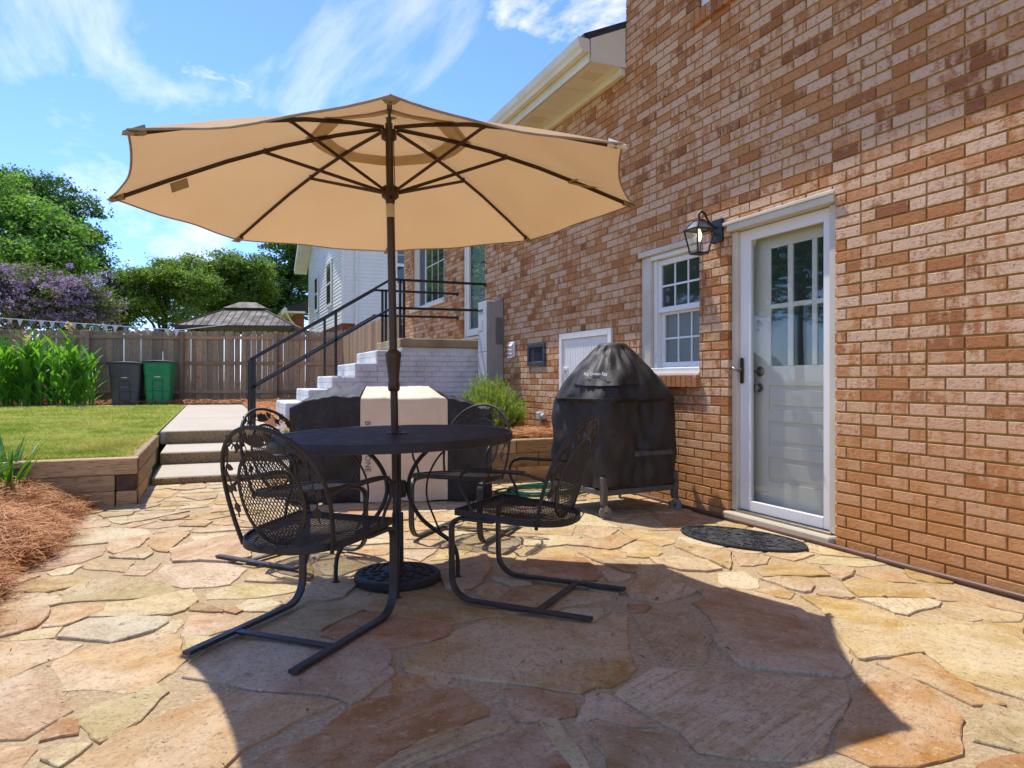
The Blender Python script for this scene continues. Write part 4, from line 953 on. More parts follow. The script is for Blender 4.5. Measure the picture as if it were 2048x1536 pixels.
# pipe along the wall foot
O = (XW-.045, 3.0, 0); pp = thing('wall_foot_pipe', 'brown painted pipe running along the foot of brick wall', 'pipe', O)
MB().tube([(.0, 6.44-3, .018), (.002, 5, .019), (0, 2.6, .020), (-.003, .55, .019), (0, -4.5, .02)][:1]+[(.003*math.sin(y*3), y, .019+.002*math.sin(y*5)) for y in np.linspace(3.3, -4.4, 24)], .0145, 10).build('pipe', PIPE, pp, 50)
for y in (-.15, 1.9): MB().tube([(.003*math.sin(y*3), y-.03, .02), (.003*math.sin((y+.03)*3), y+.03, .02)], .0175, 10).build('coupling', PIPE, pp, 50)

# ------------------------------------------------------------------ white brick stair to the landing
stair = thing('white_brick_stair', 'white painted brick stair with concrete landing against the brick house', 'stairs', (2.2, 9.5, ZL))
SX = [(.812, .725), (1.08, .885), (1.36, 1.05), (1.64, 1.212), (1.91, 1.378)]
YA, YB = 8.9, 10.25
def spart(b, name, m, parent=stair): return local(b, (2.2, 9.5, ZL)).build(name, m, parent)
ends = [s[0] for s in SX[1:]]+[2.235]
for (x0, zt), x1 in zip(SX, ends):
    b = MB().box(x0, x1+.0, YA+.012, YB, .2, zt, .01); spart(b, 'step', WBRICK)
core = spart(MB().box(2.236, XW-.002, YA+.012, YB, .2, 1.42), 'core', WBRICK)
spart(MB().box(2.20, XW-.001, YA-.03, YB+.05, 1.422, 1.535, .012), 'landing_slab', simple('stained_concrete', '#a8946f', '#8d7a58', 4, .95, .6, .004, 90))
rw = random.Random(9)
for k in range(16):
    z0 = .36+k*CH+.004; z1 = z0+.0585
    if z1 > 1.422: break
    xs = next((x for x, zt in SX if zt >= z1+.0), 2.236)
    x = .60-(BL/2 if k % 2 else 0)
    while x < XW-.01:
        a, c = max(x, xs), min(x+BL-.008, XW-.004); x += BL
        if c-a < .03: continue
        j = rw.uniform(-.002, .002)
        q = MB().box(a, c, YA+j, YA+.02, z0, z1, .005); spart(q, 'brick', WBRICK)
for x0, zt in SX:
    for dz in (.0, .075):
        q = MB().box(x0-.006, x0+.004, YA+.014, YB-.004, zt-.155+dz, zt-.086+dz, .004); spart(q, 'riser_course', WBRICK)
# railings
def rail(label, Y, dx, name='stair_railing'):
    o = thing(name, label, 'railing', (1.4, Y, .9)); r = .0165
    def sp(b, n): return local(b, (1.4, Y, .9)).build(n, RAILP, o)
    def bar_(p, q, w=.032): 
        p, q = Vector(p), Vector(q); d = (q-p); M = Matrix.Translation(p) @ d.to_track_quat('X', 'Z').to_matrix().to_4x4(); return MB().box(0, d.length, -w/2, w/2, -w/2, w/2, .003, M)
    x0 = .42+dx
    sp(bar_((x0, Y, 1.25), (2.10+dx, Y, 2.285)), 'top_rail'); sp(bar_((x0, Y, .895), (2.10+dx, Y, 1.915)), 'lower_rail')
    sp(bar_((2.09+dx, Y, 2.292), (XW-.03, Y, 2.295)), 'top_rail'); sp(bar_((2.09+dx, Y, 1.925), (XW-.03, Y, 1.94)), 'lower_rail')
    for x, z0, z1 in ((x0, .40, 1.262), (x0+.04, .40, 1.27), (1.415+dx, 1.05, 1.855), (2.23+dx, 1.53, 2.295), (2.28+dx, 1.53, 2.295)):
        sp(MB().box(x-.016, x+.016, Y-.016, Y+.016, z0, z1, .003), 'post')
    for z in (2.295, 1.94): sp(MB().box(XW-.035, XW-.012, Y-.02, Y+.02, z-.035, z+.02, .003), 'wall_bracket')
    return o
rail('black metal railing on the near side of white stair', 9.0, 0)
rail('black metal railing on the far side of white stair', 10.17, .03)

# ------------------------------------------------------------------ patio chairs
def lattice(inside_fn, bb, pitch, w, t, angs, zfn, to3):
    # expanded-metal mesh: two families of thin strips clipped to an outline, laid on a surface
    V, F = [], []; x0, x1, y0, y1 = bb; cx_, cy_ = (x0+x1)/2, (y0+y1)/2; Rr = math.hypot(x1-x0, y1-y0)/2
    for fi, a in enumerate(angs):
        d = np.array([math.cos(a), math.sin(a)]); nrm = np.array([-d[1], d[0]])
        for k in range(int(-Rr/pitch), int(Rr/pitch)+1):
            o = np.array([cx_, cy_])+nrm*k*pitch; ss = np.linspace(-Rr, Rr, 140); pts = o[None]+ss[:, None]*d[None]
            ok = inside_fn(pts[:, 0], pts[:, 1]); i = 0
            while i < len(ok):
                if ok[i]:
                    j = i
                    while j+1 < len(ok) and ok[j+1]: j += 1
                    if j > i:
                        m = max(2, int((j-i)/16)+1); idx = np.linspace(i, j, m).astype(int); q = pts[idx]; b0 = len(V)
                        for p in q:
                            for sgn, dz in ((-1, 0), (1, 0), (1, -t), (-1, -t)):
                                xx, yy = p+nrm*w/2*sgn; V.append(to3(xx, yy, dz+fi*.0006))
                        for s_ in range(m-1):
                            for e in range(4): F.append((b0+s_*4+e, b0+s_*4+(e+1) % 4, b0+(s_+1)*4+(e+1) % 4, b0+(s_+1)*4+e))
                    i = j+1
                else: i += 1
    return V, F
def leaf_shape(L, W, n=7):
    up = [(L*t, W/2*math.sin(PI*t**.8)**.9) for t in np.linspace(0, 1, n)]; return up+[(x, -y) for x, y in up[-2:0:-1]]
def make_chair(name, label):
    c = thing(name, label, 'chair', group='black iron spring chairs around the table')
    W = .46; ZS = .388
    for s in (-1, 1):
        x = s*W/2
        pts = [(x, -.40, .012), (x, .10, .012)]+[(x, .16+.10*math.sin(a), .112-.10*math.cos(a)) for a in np.linspace(0, PI/2, 8)]
        pts += [(x, .262, .25)]+[(x, .212+.05*math.cos(a), .322+.05*math.sin(a)) for a in np.linspace(0, PI/2, 6)]+[(x, .05, .370)]
        MB().bar(pts, (1, 0, 0), .037, .015).build('runner', IRONW, c, 40)
    MB().bar([(-W/2+.019, -.16, .013), (W/2-.019, -.16, .013)], (0, 1, 0), .034, .010).build('cross_bar', IRONW, c)
    # seat outline: straight front, rounded back
    def so(n=40):
        P = [(-.235, .24), (.235, .24), (.235, .02)]; P += [(.235*math.cos(a)**.75 if math.cos(a) > 0 else 0, .02-.26*math.sin(a)) for a in np.linspace(.1, PI/2, 12)]
        P += [(-.235*abs(math.cos(a))**.75, .02-.26*math.sin(a)) for a in np.linspace(PI/2+.1, PI-.1, 12)]+[(-.235, .02)]; return P
    sz = lambda x, y: ZS+.035*(y-.0)/.24*.5-.010*math.exp(-((x/.15)**2+(y/.15)**2))
    P = so(); ring = [(x, y, sz(x, y)-.004) for x, y in P]; m = len(ring)
    fr = MB(); vs = []
    for i, (x, y, z) in enumerate(ring):
        a = Vector(ring[i-1])-Vector(ring[(i+1) % m]); nn = Vector((a.y, -a.x, 0)).normalized()
        p = Vector((x, y, z))
        for dx, dz in ((-.004, .012), (.004, .012), (.004, -.016), (-.004, -.016)): vs.append(p+nn*dx+Vector((0, 0, dz)))
    fr.add(vs, [(i*4+e, i*4+(e+1) % 4, ((i+1) % m)*4+(e+1) % 4, ((i+1) % m)*4+e) for i in range(m) for e in range(4)]); fr.build('seat_frame', IRON, c)
    def ins(x, y): return (np.abs(x) < .232) & (y < .238) & ((y > .02) | ((np.abs(x/.233)**2.6+np.abs((y-.02)/.257)**2.2) < 1))
    V, F = lattice(ins, (-.24, .24, -.25, .25), .0125, .0030, .0022, (R(28), R(152)), None, lambda x, y, dz: (x, y, sz(x, y)+dz))
    MB().add(V, F).build('seat_mesh', IRON, c)
    # back: egg-shaped hoop leaning back
    lean = R(18)
    def bk(u, h, off=0.0):   # u across, h along the back from the seat
        curve = -.045*(1-(u/.24)**2)
        return (u, -.135-math.sin(lean)*h+curve+off*math.cos(lean), .368+math.cos(lean)*h+off*math.sin(lean))
    hoop = []
    for t in np.linspace(0, 1, 41):
        a = PI*(1-t)
        if t < .18: f = t/.18; u = -.205-.028*math.sin(f*PI/2); h = -.02+.20*f
        elif t > .82: f = (1-t)/.18; u = .205+.028*math.sin(f*PI/2); h = -.02+.20*f
        else: f = (t-.18)/.64; u = -.233*math.cos(PI*f); h = .18+.295*math.sin(PI*f)**.85
        hoop.append(bk(u, h))
    MB().tube(hoop, .0085, 8).build('back_hoop', IRON, c, 60)
    ov = [bk(.148*math.cos(a), .195+.195*math.sin(a)*(1.0 if math.sin(a) < 0 else .98)) for a in np.linspace(0, 2*PI, 44, endpoint=False)]
    b = MB(); vs = []; m = len(ov); cc = Vector(bk(0, .195))
    for p in ov:
        p = Vector(p); d = (cc-p).normalized()
        for k_, o_ in ((0, .003), (.012, .003), (.012, -.003), (0, -.003)): vs.append(p+d*k_+Vector((0, math.cos(lean)*o_, math.sin(lean)*o_)))
    b.add(vs, [(i*4+e, i*4+(e+1) % 4, ((i+1) % m)*4+(e+1) % 4, ((i+1) % m)*4+e) for i in range(m) for e in range(4)]); b.build('back_oval', IRON, c)
    V, F = lattice(lambda x, y: (x/.144)**2+((y-.195)/.190)**2 < 1, (-.16, .16, 0, .4), .0135, .0030, .0022, (R(58), R(122)), None, lambda x, y, dz: bk(x, y, dz))
    MB().add(V, F).build('back_mesh', IRON, c)
    vine = MB()
    def leaf(u, h, ang, L=.055, Wd=.034):
        sh = leaf_shape(L, Wd); vs = []
        for dz in (.0025, -.0025):
            for x, y in sh: uu = u+x*math.cos(ang)-y*math.sin(ang); hh = h+x*math.sin(ang)+y*math.cos(ang); vs.append(bk(uu, hh, dz))
        k = len(sh); vine.add(vs, [tuple(range(k)), tuple(range(k, 2*k))[::-1]]+[(i, (i+1) % k, k+(i+1) % k, k+i) for i in range(k)])
    for a in (60, 90, 120): leaf(0, .398, R(a), .055, .042)
    leaf(-.012, .40, R(90), .04, .055)
    for s in (-1, 1):
        v_ = [(s*.03, .405), (s*.075, .425), (s*.105, .40), (s*.13, .41), (s*.165, .375), (s*.175, .33), (s*.195, .30), (s*.185, .25), (s*.195, .2), (s*.18, .15), (s*.185, .10)]
        vine.tube([bk(u, h) for u, h in [(q.x, q.y) for q in spline([(u, h, 0) for u, h in v_], 40)]], .0032, 5)
        for u, h, a in ((.06, .42, 120), (.09, .41, -60), (.125, .405, 60), (.15, .385, -20), (.168, .35, 80), (.188, .315, 200), (.19, .27, 40), (.187, .24, 230), (.192, .2, 60), (.184, .16, 250), (.182, .12, 80)):
            leaf(s*u, h, R(a if s > 0 else 180-a), .040, .026)
        for u, h in ((.08, .445), (.115, .385), (.145, .41)):
            vine.tube([bk(s*(u+.014*math.cos(a)), h+.014*math.sin(a)) for a in np.linspace(0, 5, 10)], .0026, 5)
    vine.build('rose_vine', IRON, c)
    for s in (-1, 1):
        A = bk(s*.228, .20); x = s*.255
        MB().tube(spline([A, (x, -.10, .590), (x, .05, .592), (x, .155, .590), (x, .20, .565), (s*.250, .205, .51), (s*.243, .17, .45), (s*.238, .15, .395)], 40), .007, 8).build('arm', IRON, c, 60)
        pn = MB(); sh = [(-.028, -.10), (.028, -.10), (.030, .10), (.022, .15), (-.022, .15), (-.030, .10)]
        V, F = lattice(lambda X, Y: (np.abs(X) < .027) & (Y > -.10) & (Y < .145), (-.03, .03, -.1, .15), .012, .006, .002, (R(35), R(145)), None, lambda X, Y, dz: (x+X, Y, .597+dz))
        pn.add(V, F); pn.tube([(x+a_, b2, .596) for a_, b2 in sh], .0035, 6, closed=True); pn.build('arm_panel', IRON, c)
    MB().tube([(.05, -.235, .41), (.055, -.262, .385), (.03, -.25, .36)], .003, 5).tube([(-.05, -.235, .41), (-.055, -.262, .385), (-.03, -.25, .36)], .003, 5).build('back_hook', IRON, c)
    return c
TBL = (.845, 3.46)
chair0 = make_chair('patio_chair', 'black iron mesh chair nearest the camera, back turned, beside the sunny patio edge')
spots = [((.537, 3.11), (.69, .724), None),
         ((1.161, 3.191), (-.66, .752), 'black iron mesh chair seen side on, between table and covered kamado grill'),
         ((1.29, 4.10), (-.70, -.714), 'black iron mesh chair behind the table in front of black end of griddle cover'),
         ((.625, 3.90), (.633, -.774), 'black iron mesh chair behind the table in front of the garden steps')]
for i, (fp, d, lab) in enumerate(spots):
    o = chair0 if i == 0 else copy_tree(chair0)
    if lab: o['label'] = lab
    d = Vector((d[0], d[1])).normalized(); o.location = (fp[0]-.262*d.x, fp[1]-.262*d.y, .012); o.rotation_euler = (0, 0, math.atan2(-d.x, d.y))

# ------------------------------------------------------------------ table
tb = thing('patio_table', 'oval black iron mesh patio table with umbrella pole through it', 'table', (TBL[0], TBL[1], .012), R(42.1))
AX, BX, ZT = .690, .535, .722
rim = MB(); n = 72; vs = []
for k in range(n):
    a = 2*PI*k/n; ca, sa = math.cos(a), math.sin(a)
    for dr, z in ((0, ZT+.004), (.004, ZT-.004), (.003, ZT-.034), (-.006, ZT-.036), (-.010, ZT+.002)): vs.append(((AX+dr)*ca, (BX+dr)*sa, z))
rim.add(vs, [(i*5+e, i*5+(e+1) % 5, ((i+1) % n)*5+(e+1) % 5, ((i+1) % n)*5+e) for i in range(n) for e in range(5)]); rim.build('rim', IRON, tb, 40)
V, F = lattice(lambda x, y: ((x/(AX-.008))**2+(y/(BX-.008))**2 < 1) & (x*x+y*y > .034**2), (-AX, AX, -BX, BX), .0098, .0040, .002, (R(30), R(150)), None, lambda x, y, dz: (x, y, ZT+dz))
MB().add(V, F).build('mesh_top', IRON, tb)
MB().lathe([(.05, ZT+.004), (.052, ZT+.007), (.045, ZT+.009), (.026, ZT+.010), (.026, ZT-.03), (.05, ZT-.03)], 24, cap=False).build('pole_ring', IRON, tb, 40)
sup = MB()
for a in (0, PI/2, PI, 3*PI/2): sup.bar([(.03*math.cos(a+R(34)), .03*math.sin(a+R(34)), ZT-.012), (.50*math.cos(a+R(34)), .50*math.sin(a+R(34)), ZT-.012)], (-math.sin(a+R(34)), math.cos(a+R(34)), 0), .02, .006)
sup.build('cross_supports', IRON, tb)
for a in (166, 256, 346, 76):
    a = R(a-42.1); ca, sa = math.cos(a), math.sin(a)
    pr = [(.298, .006), (.298, .07), (.29, .13), (.262, .18), (.205, .225), (.125, .29), (.072, .37), (.052, .45), (.068, .53), (.12, .61), (.205, .675), (.30, .705)]
    MB().tube([(q.x*ca, q.x*sa, q.z) for q in spline([(r_, 0, z) for r_, z in pr], 50)], .0105, 8).build('leg', IRON, tb, 60)
    pr = [(.215, .215), (.18, .30), (.145, .40), (.15, .50), (.20, .60), (.28, .67), (.36, .705)]
    MB().tube([(q.x*ca-.012*sa, q.x*sa+.012*ca, q.z) for q in spline([(r_, 0, z) for r_, z in pr], 30)], .0055, 6).build('leg_scroll', IRON, tb, 60)
    MB().lathe([(.016, -.012), (.020, -.008), (.020, .004), (.012, .008)], 14, (.298*ca, .298*sa, 0)).build('foot', RUBBER, tb, 40)
MB().lathe([(.040, .41), (.044, .42), (.044, .48), (.040, .49)], 16).build('collar', IRON, tb, 40)

# ------------------------------------------------------------------ umbrella and its stand
ub = thing('umbrella_stand', 'round black cast umbrella stand with raised pattern under the table', 'umbrella stand', (TBL[0], TBL[1], .012))
MB().lathe([(.205, 0), (.212, .006), (.212, .030), (.205, .038), (.19, .040), (.187, .037), (.12, .048), (.06, .060), (.030, .075), (.028, .33), (.0255, .332)], 48).build('base', IRON, ub, 35)
rel = MB(); rr = random.Random(4)
for ring, (r0, nn) in enumerate(((.165, 16), (.125, 12), (.088, 8))):
    for k in range(nn):
        a = 2*PI*(k+.5*(ring % 2))/nn; rel_pts = []
        for t in np.linspace(-.55, .55, 5):
            aa = a+t*2*PI/nn*.8; r_ = r0+.012*math.cos(t*5)+rr.uniform(-.004, .004); zz = .038+.012*(.187-r_)/.067+.001
            rel_pts.append((r_*math.cos(aa), r_*math.sin(aa), zz))
        rel.tube(rel_pts, [.002, .005, .006, .005, .002], 6)
rel.build('relief_pattern', IRON, ub, 60)
MB().tube([(-.026, -.012, .30), (-.052, -.022, .30)], .006, 8).tube([(-.05, -.021, .30), (-.056, -.024, .30), (-.068, -.029, .30), (-.072, -.031, .30)], [.010, .019, .019, .010], 12).build('knob', IRON, ub, 40)
um = thing('patio_umbrella', 'open tan market umbrella on bronze pole above the table', 'umbrella', (TBL[0], TBL[1], .07))
UC = Vector((.799-TBL[0], 3.451-TBL[1], 0))     # canopy centre relative to the pole foot (the pole leans a little)
Z0 = .07
def pole(z): f = z/2.25; return Vector((UC.x*f, UC.y*f, z-Z0))
MB().tube([pole(z) for z in (.075, .5, .95)], .0185, 14).build('lower_pole', BRONZE, um, 60)
MB().tube([pole(z) for z in (.95, 1.5, 1.80)], .0195, 14).tube([pole(z) for z in (1.87, 2.26)], .0185, 14).build('upper_pole', BRONZE, um, 60)
MB().tube([pole(z) for z in (1.80, 1.87)], .0200, 14).build('tape_band', TAPE, um, 60)
MB().tube([pole(z) for z in (.945, .955, .98, 1.00, 1.10, 1.125, 1.135, 1.15)], [.024, .029, .029, .026, .036, .040, .037, .022], 18).build('grip_collar', BRONZE, um, 40)
RU, ZR, ZH = 1.26, 1.863, 2.235; TX, TY = .027, -.023
A0 = -1.794
def rim_pt(k): a = A0-k*PI/4; x, y = RU*math.cos(a), RU*math.sin(a); return Vector((UC.x+x, UC.y+y, ZR+TX*x+TY*y-Z0))
hub = Vector((UC.x, UC.y, ZH-Z0))
def rib_pt(k, s):
    p = hub.lerp(rim_pt(k), s); p.z += .055*math.sin(PI*s)*(1-.35*s); return p
def can(k, s, t, lift=0.0):
    a, b2 = rib_pt(k, s), rib_pt(k+1, s); p = a.lerp(b2, t); bow = 4*t*(1-t)
    p = p.lerp(hub, .035*bow*max(0, (s-.55)/.45)**2)          # scalloped hem
    p.z -= .028*bow*s; p.z += .018+lift
    p.z += bow*s*(.004*math.sin(t*11+k*2.1+s*4)+.003*math.sin(s*19+k*1.7+t*6)); return p
cn = MB()
for k in range(8): cn.grid(lambda i, j, k=k: can(k, .24+.765*i, j), 26, 19)
canopy = cn.build('canopy', CANOPY, um, 35)
vt = MB()
for k in range(8): vt.grid(lambda i, j, k=k: can(k, .005+.315*i, j, .02+.016*(1-i)), 7, 7)
vt.build('vent_cap', CANOPY, canopy, 40)
hm = MB()
for k in range(8): hm.tube([can(k, 1.004, t) for t in np.linspace(0, 1, 14)], .0045, 6)
hm.build('hem', POCKET, canopy, 60)
hm = MB()
for k in range(8): hm.grid(lambda i, j, k=k: can(k, .235+.07*i, j, -.004), 3, 7)
hm.build('vent_band', simple('doubled_fabric', '#d2b284', '#c8a878', 6, .9, .2, .002), canopy)
for k in range(8):
    rb_ = MB(); pts = [rib_pt(k, s)+Vector((0, 0, .004)) for s in (.03, .2, .4, .6, .8, .985)]; side = (pts[0]-pts[-1]).cross(Vector((0, 0, 1)))
    rb_.bar(pts, side, .013, .020); rib = rb_.build('rib', BRONZE, um)
    st_ = MB(); run = pole(1.925); q = rib_pt(k, .46); d = (q-run); d.z = 0; d.normalize()
    st_.bar([run+d*.035, q-Vector((0, 0, .006))], d.cross(Vector((0, 0, 1))), .011, .016).tube([q-Vector((0, 0, .012)), q+Vector((0, 0, .012))], .011, 8)
    st_.build('strut', BRONZE, rib)
    tip = MB(); e0, e1 = rib_pt(k, .955), rib_pt(k, 1.008); s2 = (e1-e0).cross(Vector((0, 0, 1))).normalized()
    tip.add([e0-s2*.014+Vector((0, 0, -.010)), e0+s2*.014+Vector((0, 0, -.010)), e1+s2*.03+Vector((0, 0, .004)), e1-s2*.03+Vector((0, 0, .004)), e1+(e1-e0).normalized()*.012+Vector((0, 0, .016)), e0+Vector((0, 0, .03))], [(0, 1, 2, 3), (3, 2, 4), (0, 3, 4, 5), (1, 5, 4, 2)])
    tip.build('tip_pocket', POCKET if k != 7 else WHITE, rib)
MB().tube([pole(z) for z in (1.865, 1.885, 1.90, 1.945, 1.955)], [.021, .024, .042, .044, .030], 16).build('runner', BRONZE, um, 40)
MB().tube([hub+Vector((0, 0, z)) for z in (-.06, -.05, -.01, .0)], [.022, .038, .038, .02], 16).build('top_hub', BRONZE, um, 40)
MB().tube([hub+Vector((0, 0, z)) for z in (0, .06, .075, .10, .12)], [.012, .014, .026, .022, .006], 12).build('finial', BRONZE, um, 50)
MB().tube([pole(2.20)+Vector((.019, -.01, 0)), pole(2.0)+Vector((.021, -.012, 0)), pole(1.95)+Vector((.02, -.01, 0))], .0022, 5).build('lift_cord', DARKN, um)
tg = MB(); p = rib_pt(2, .74); q = rib_pt(2, .80); tg.add([p+Vector((0, 0, -.012)), q+Vector((0, 0, -.012)), q+Vector((0.01, 0, -.055)), p+Vector((.01, 0, -.055))], [(0, 1, 2, 3)]); tg.build('care_label', POCKET, canopy)
for j, (u0, u1) in enumerate(((.56, .62), (.60, .52))):
    a_ = can(5 if j else 6, .74, .98 if not j else .02); 
    tp = MB(); s0 = rib_pt(6, .72)+Vector((0, 0, -.012)); s1 = s0+(Vector((.16, -.10, -.035)) if j == 0 else Vector((.05, -.20, -.02)))
    tp.bar([s0, s0.lerp(s1, .5)+Vector((0, 0, .01 if j else -.008)), s1], (.3, .3, 1) if j else (.2, .5, 1), .012, .0015); tp.build('tie_strap', POCKET, canopy)

# ------------------------------------------------------------------ covered griddle
GU = Vector((.962, -.273, 0)); GV = Vector((.273, .962, 0)); GO = Vector((.565, 5.90, 0))
gr = thing('covered_griddle', 'griddle under a fitted cover, beige centre and black ends, behind the table', 'grill cover', tuple(GO), math.atan2(GU.y, GU.x))
def hsh(a, b=0.0): return .5*(math.sin(a*12.9+b*7.1)+math.sin(a*5.3-b*11.7+1.3))
def gsec(u0, u1, top_front, top_back, slump, name, m, nu=22, wr=.010):
    # profile runs front bottom -> front top -> back top -> back bottom
    def fn(i, j):
        u = u0+(u1-u0)*i; tf, tb_ = top_front(i), top_back(i); D = .62
        if j < .42: f = j/.42; v, z = -.012*math.sin(PI*f), tf*f-.02*(f > .999)
        elif j < .50: f = (j-.42)/.08; v, z = .06*f*f, tf+.028*math.sin(f*PI/2)
        elif j < .72: f = (j-.50)/.22; v = .06+(D-.095)*f; z = tf+.028+(tb_-tf-.028)*f-slump(i, f)
        elif j < .78: f = (j-.72)/.06; v, z = D-.035+.035*f, tb_-.02*f
        else: f = (j-.78)/.22; v, z = D, (tb_-.02)*(1-f)
        tp_ = max(0.0, min(1.0, (j-.42)/.30)) if j < .78 else max(0.0, 1-(j-.78)/.1)
        wx = max(0.0, min(1.0, (u-.85)/.40)) if u < 1.256 else max(0.0, 1-(u-1.256)/.5)
        u -= .16*tp_*wx*(1.0 if u < 1.256 or True else 0)
        w = wr*(hsh(u*2.3, z*1.7)+.6*hsh(u*6.1+2, z*4.0))*(1 if .02 < j < .98 else .3)
        if j < .42: v += w*(.4+1.2*(1-abs(2*j/.42-1)))+.02*max(0, 1-j/.12)*math.sin(u*17)
        elif j < .78: z += w*.7
        return (u, v, max(z, .012+.008*abs(math.sin(u*9))))
    return MB().grid(fn, nu, 60).build(name, m, gr, 180)
gsec(.0, .553, lambda i: .765+.085*min(1, i/.45)**.7, lambda i: .82+.13*min(1, i/.5)**.8, lambda i, f: .05*math.sin(PI*min(1, i*1.1))**1.2*math.sin(PI*f), 'left_cover', COVER_BLACK, 30, .010)
gsec(.555, 1.255, lambda i: .835+.006*math.sin(i*9), lambda i: .945-.0*i, lambda i, f: .004*math.sin(6*i), 'centre_cover', COVER_BEIGE, 26, .005)
gsec(1.257, 1.62, lambda i: .85-.12*i, lambda i: .93-.14*i, lambda i, f: .06*math.sin(PI*i)*math.sin(PI*f), 'right_cover', COVER_BLACK, 20, .014)
MB().add([(0.001, -.01+.62*(k % 2)+.0, z) for k, z in ((0, .01), (1, .01))]+[(0.001, .60, .72), (0.001, .02, .70)], [(0, 1, 2, 3)]).build('end_flap', COVER_BLACK, gr)
MB().add([(1.619, 0, .01), (1.619, .61, .01), (1.619, .60, .77), (1.619, .03, .73)], [(0, 1, 2, 3)]).build('end_flap', COVER_BLACK, gr)
text_obj('lettering', 'BLACKSTONE', .062, INK, gr, (.615, -.034, .466), frame_rot((0, 0, -1), (1, 0, 0)), .0006, 1.08)

# ------------------------------------------------------------------ kamado grill under its cover on a wheeled cart
GC = Vector((2.885, 4.815, 0)); ga = R(6.6); kg = thing('covered_kamado_grill', 'egg shaped kamado grill under charcoal cover on a wheeled steel cart', 'grill', tuple(GC), ga)
SECT = [(.215, .360, 16, 0), (.26, .360, 16, 0), (.45, .360, 14, 0), (.65, .363, 10, 0), (.80, .366, 7, 0), (.855, .368, 6, 0), (.885, .362, 4.8, 0), (.94, .343, 4, 0), (1.00, .320, 3.2, 0), (1.06, .290, 2.7, 0), (1.115, .250, 2.4, 0), (1.16, .212, 2.2, 0), (1.195, .180, 2.1, 0), (1.225, .150, 2.0, 0), (1.245, .130, 2.0, 0), (1.275, .114, 2.0, 0), (1.29, .085, 2, 0), (1.293, .0, 2, 0)]
def ksec(z):
    for a, b2 in zip(SECT[:-1], SECT[1:]):
        if a[0] <= z <= b2[0]: f = (z-a[0])/(b2[0]-a[0]+1e-9); return a[1]+(b2[1]-a[1])*f, a[2]+(b2[2]-a[2])*f
    return 0, 2
def kpt(a, z, out=0.0):
    r, n_ = ksec(z); ca, sa = math.cos(a), math.sin(a); rr_ = r/(abs(ca)**n_+abs(sa)**n_)**(1/n_)
    w = 0
    if z < 1.25:
        w = .013*hsh(a*1.5, z*2.3)+.008*hsh(a*4.0+1, z*1.1)+.010*abs(math.sin(a*5.5+z*6.0+.7*math.sin(z*11)))-.006
        if z < .84:       # slack side panels: a crisp V of loose cloth sinks in below each shoulder
            am = (a+PI/4) % (PI/2)-PI/4; uu = abs(r*math.tan(am)); lim = .30*max(0, (z-.40)/.45); w -= .045*max(0, min(1, (lim-uu)/.05))
            lim2 = .10+.35*max(0, (.45-z)); w -= .018*max(0, min(1, (lim2-abs(uu-.1))/.06))*(z < .5)
        else:
            q = (a*9/PI+.35*math.sin(a*3)) % 2; tri = abs(q-1); w += (.034*tri-.012)*max(0, 1-(z-.86)/.26)
    rr_ = max(rr_+w*min(1, rr_/.15)+out, 0); return (rr_*ca, rr_*sa, z-(.022*math.sin(4*a+.8) if z < .24 else 0))
zs = [.215, .24, .28, .33, .39, .45, .51, .57, .63, .69, .74, .78, .81, .835, .855, .865, .88, .90, .93, .96, .99, 1.02, 1.05, 1.08, 1.11, 1.14, 1.165, 1.185, 1.20, 1.215, 1.225, 1.24, 1.26, 1.275, 1.286, 1.2925]
k_ = MB(); nA = 112
k_.add([kpt(2*PI*i/nA, z) for i in range(nA) for z in zs], [(i*len(zs)+j, ((i+1) % nA)*len(zs)+j, ((i+1) % nA)*len(zs)+j+1, i*len(zs)+j+1) for i in range(nA) for j in range(len(zs)-1)])
cov = k_.build('cover', COVER_GRILL, kg, 60)
MB().grid(lambda i, j: kpt(R(168)+R(100)*i, 1.09-.115*j-.018*math.sin(PI*i), .008+.012*j), 30, 5).build('vent_flap', COVER_GRILL, cov, 180)
MB().tube([kpt(2*PI*i/64, .862, .003) for i in range(64)], .004, 5, closed=True).build('seam', COVER_BLACK, cov)
MB().tube([kpt(R(225), z, .003) for z in np.linspace(.88, 1.19, 14)], .0035, 5).build('seam', COVER_BLACK, cov)
MB().grid(lambda i, j: kpt(R(258)+R(50)*i, .475-.035*j, .016+.012*math.sin(PI*i)), 12, 3).build('handle_strap', simple('webbing_strap', '#4a443c', '#57514a', 30, .8, .2, .001), cov)
tp = Vector(kpt(R(212), 1.045, .022)); tl = Vector(kpt(R(205), 1.045, .022)); trr = Vector(kpt(R(222), 1.045, .022)); upv = Vector(kpt(R(212), 1.08, .02))-Vector(kpt(R(212), 1.02, .02))
text_obj('lettering', 'Big Green Egg', .034, INKW, cov, tuple(tp), frame_rot(trr-tl, upv), .0006)
cart = MB()
cr = MB(); h = .335
for sx, sy in ((-1, -1), (1, -1), (1, 1), (-1, 1)):
    MB().box(sx*h-.022, sx*h+.022, sy*h-.022, sy*h+.022, .105, .30, .004).build('leg', CARTST, kg)
for p, q in (((-h, -h), (h, -h)), ((h, -h), (h, h)), ((h, h), (-h, h)), ((-h, h), (-h, -h))):
    x0, x1 = sorted((p[0], q[0])); y0, y1 = sorted((p[1], q[1]))
    if x0 == x1: MB().box(x0-.016, x0+.016, y0+.0225, y1-.0225, .165, .205, .003).build('rail', CARTST, kg)
    else: MB().box(x0+.0225, x1-.0225, y0-.016, y0+.016, .165, .205, .003).build('rail', CARTST, kg)
sh = MB()
for k in range(22): x = -h+.03+k*(2*h-.06)/21; sh.box(x-.004, x+.004, -h+.017, h-.017, .190, .196)
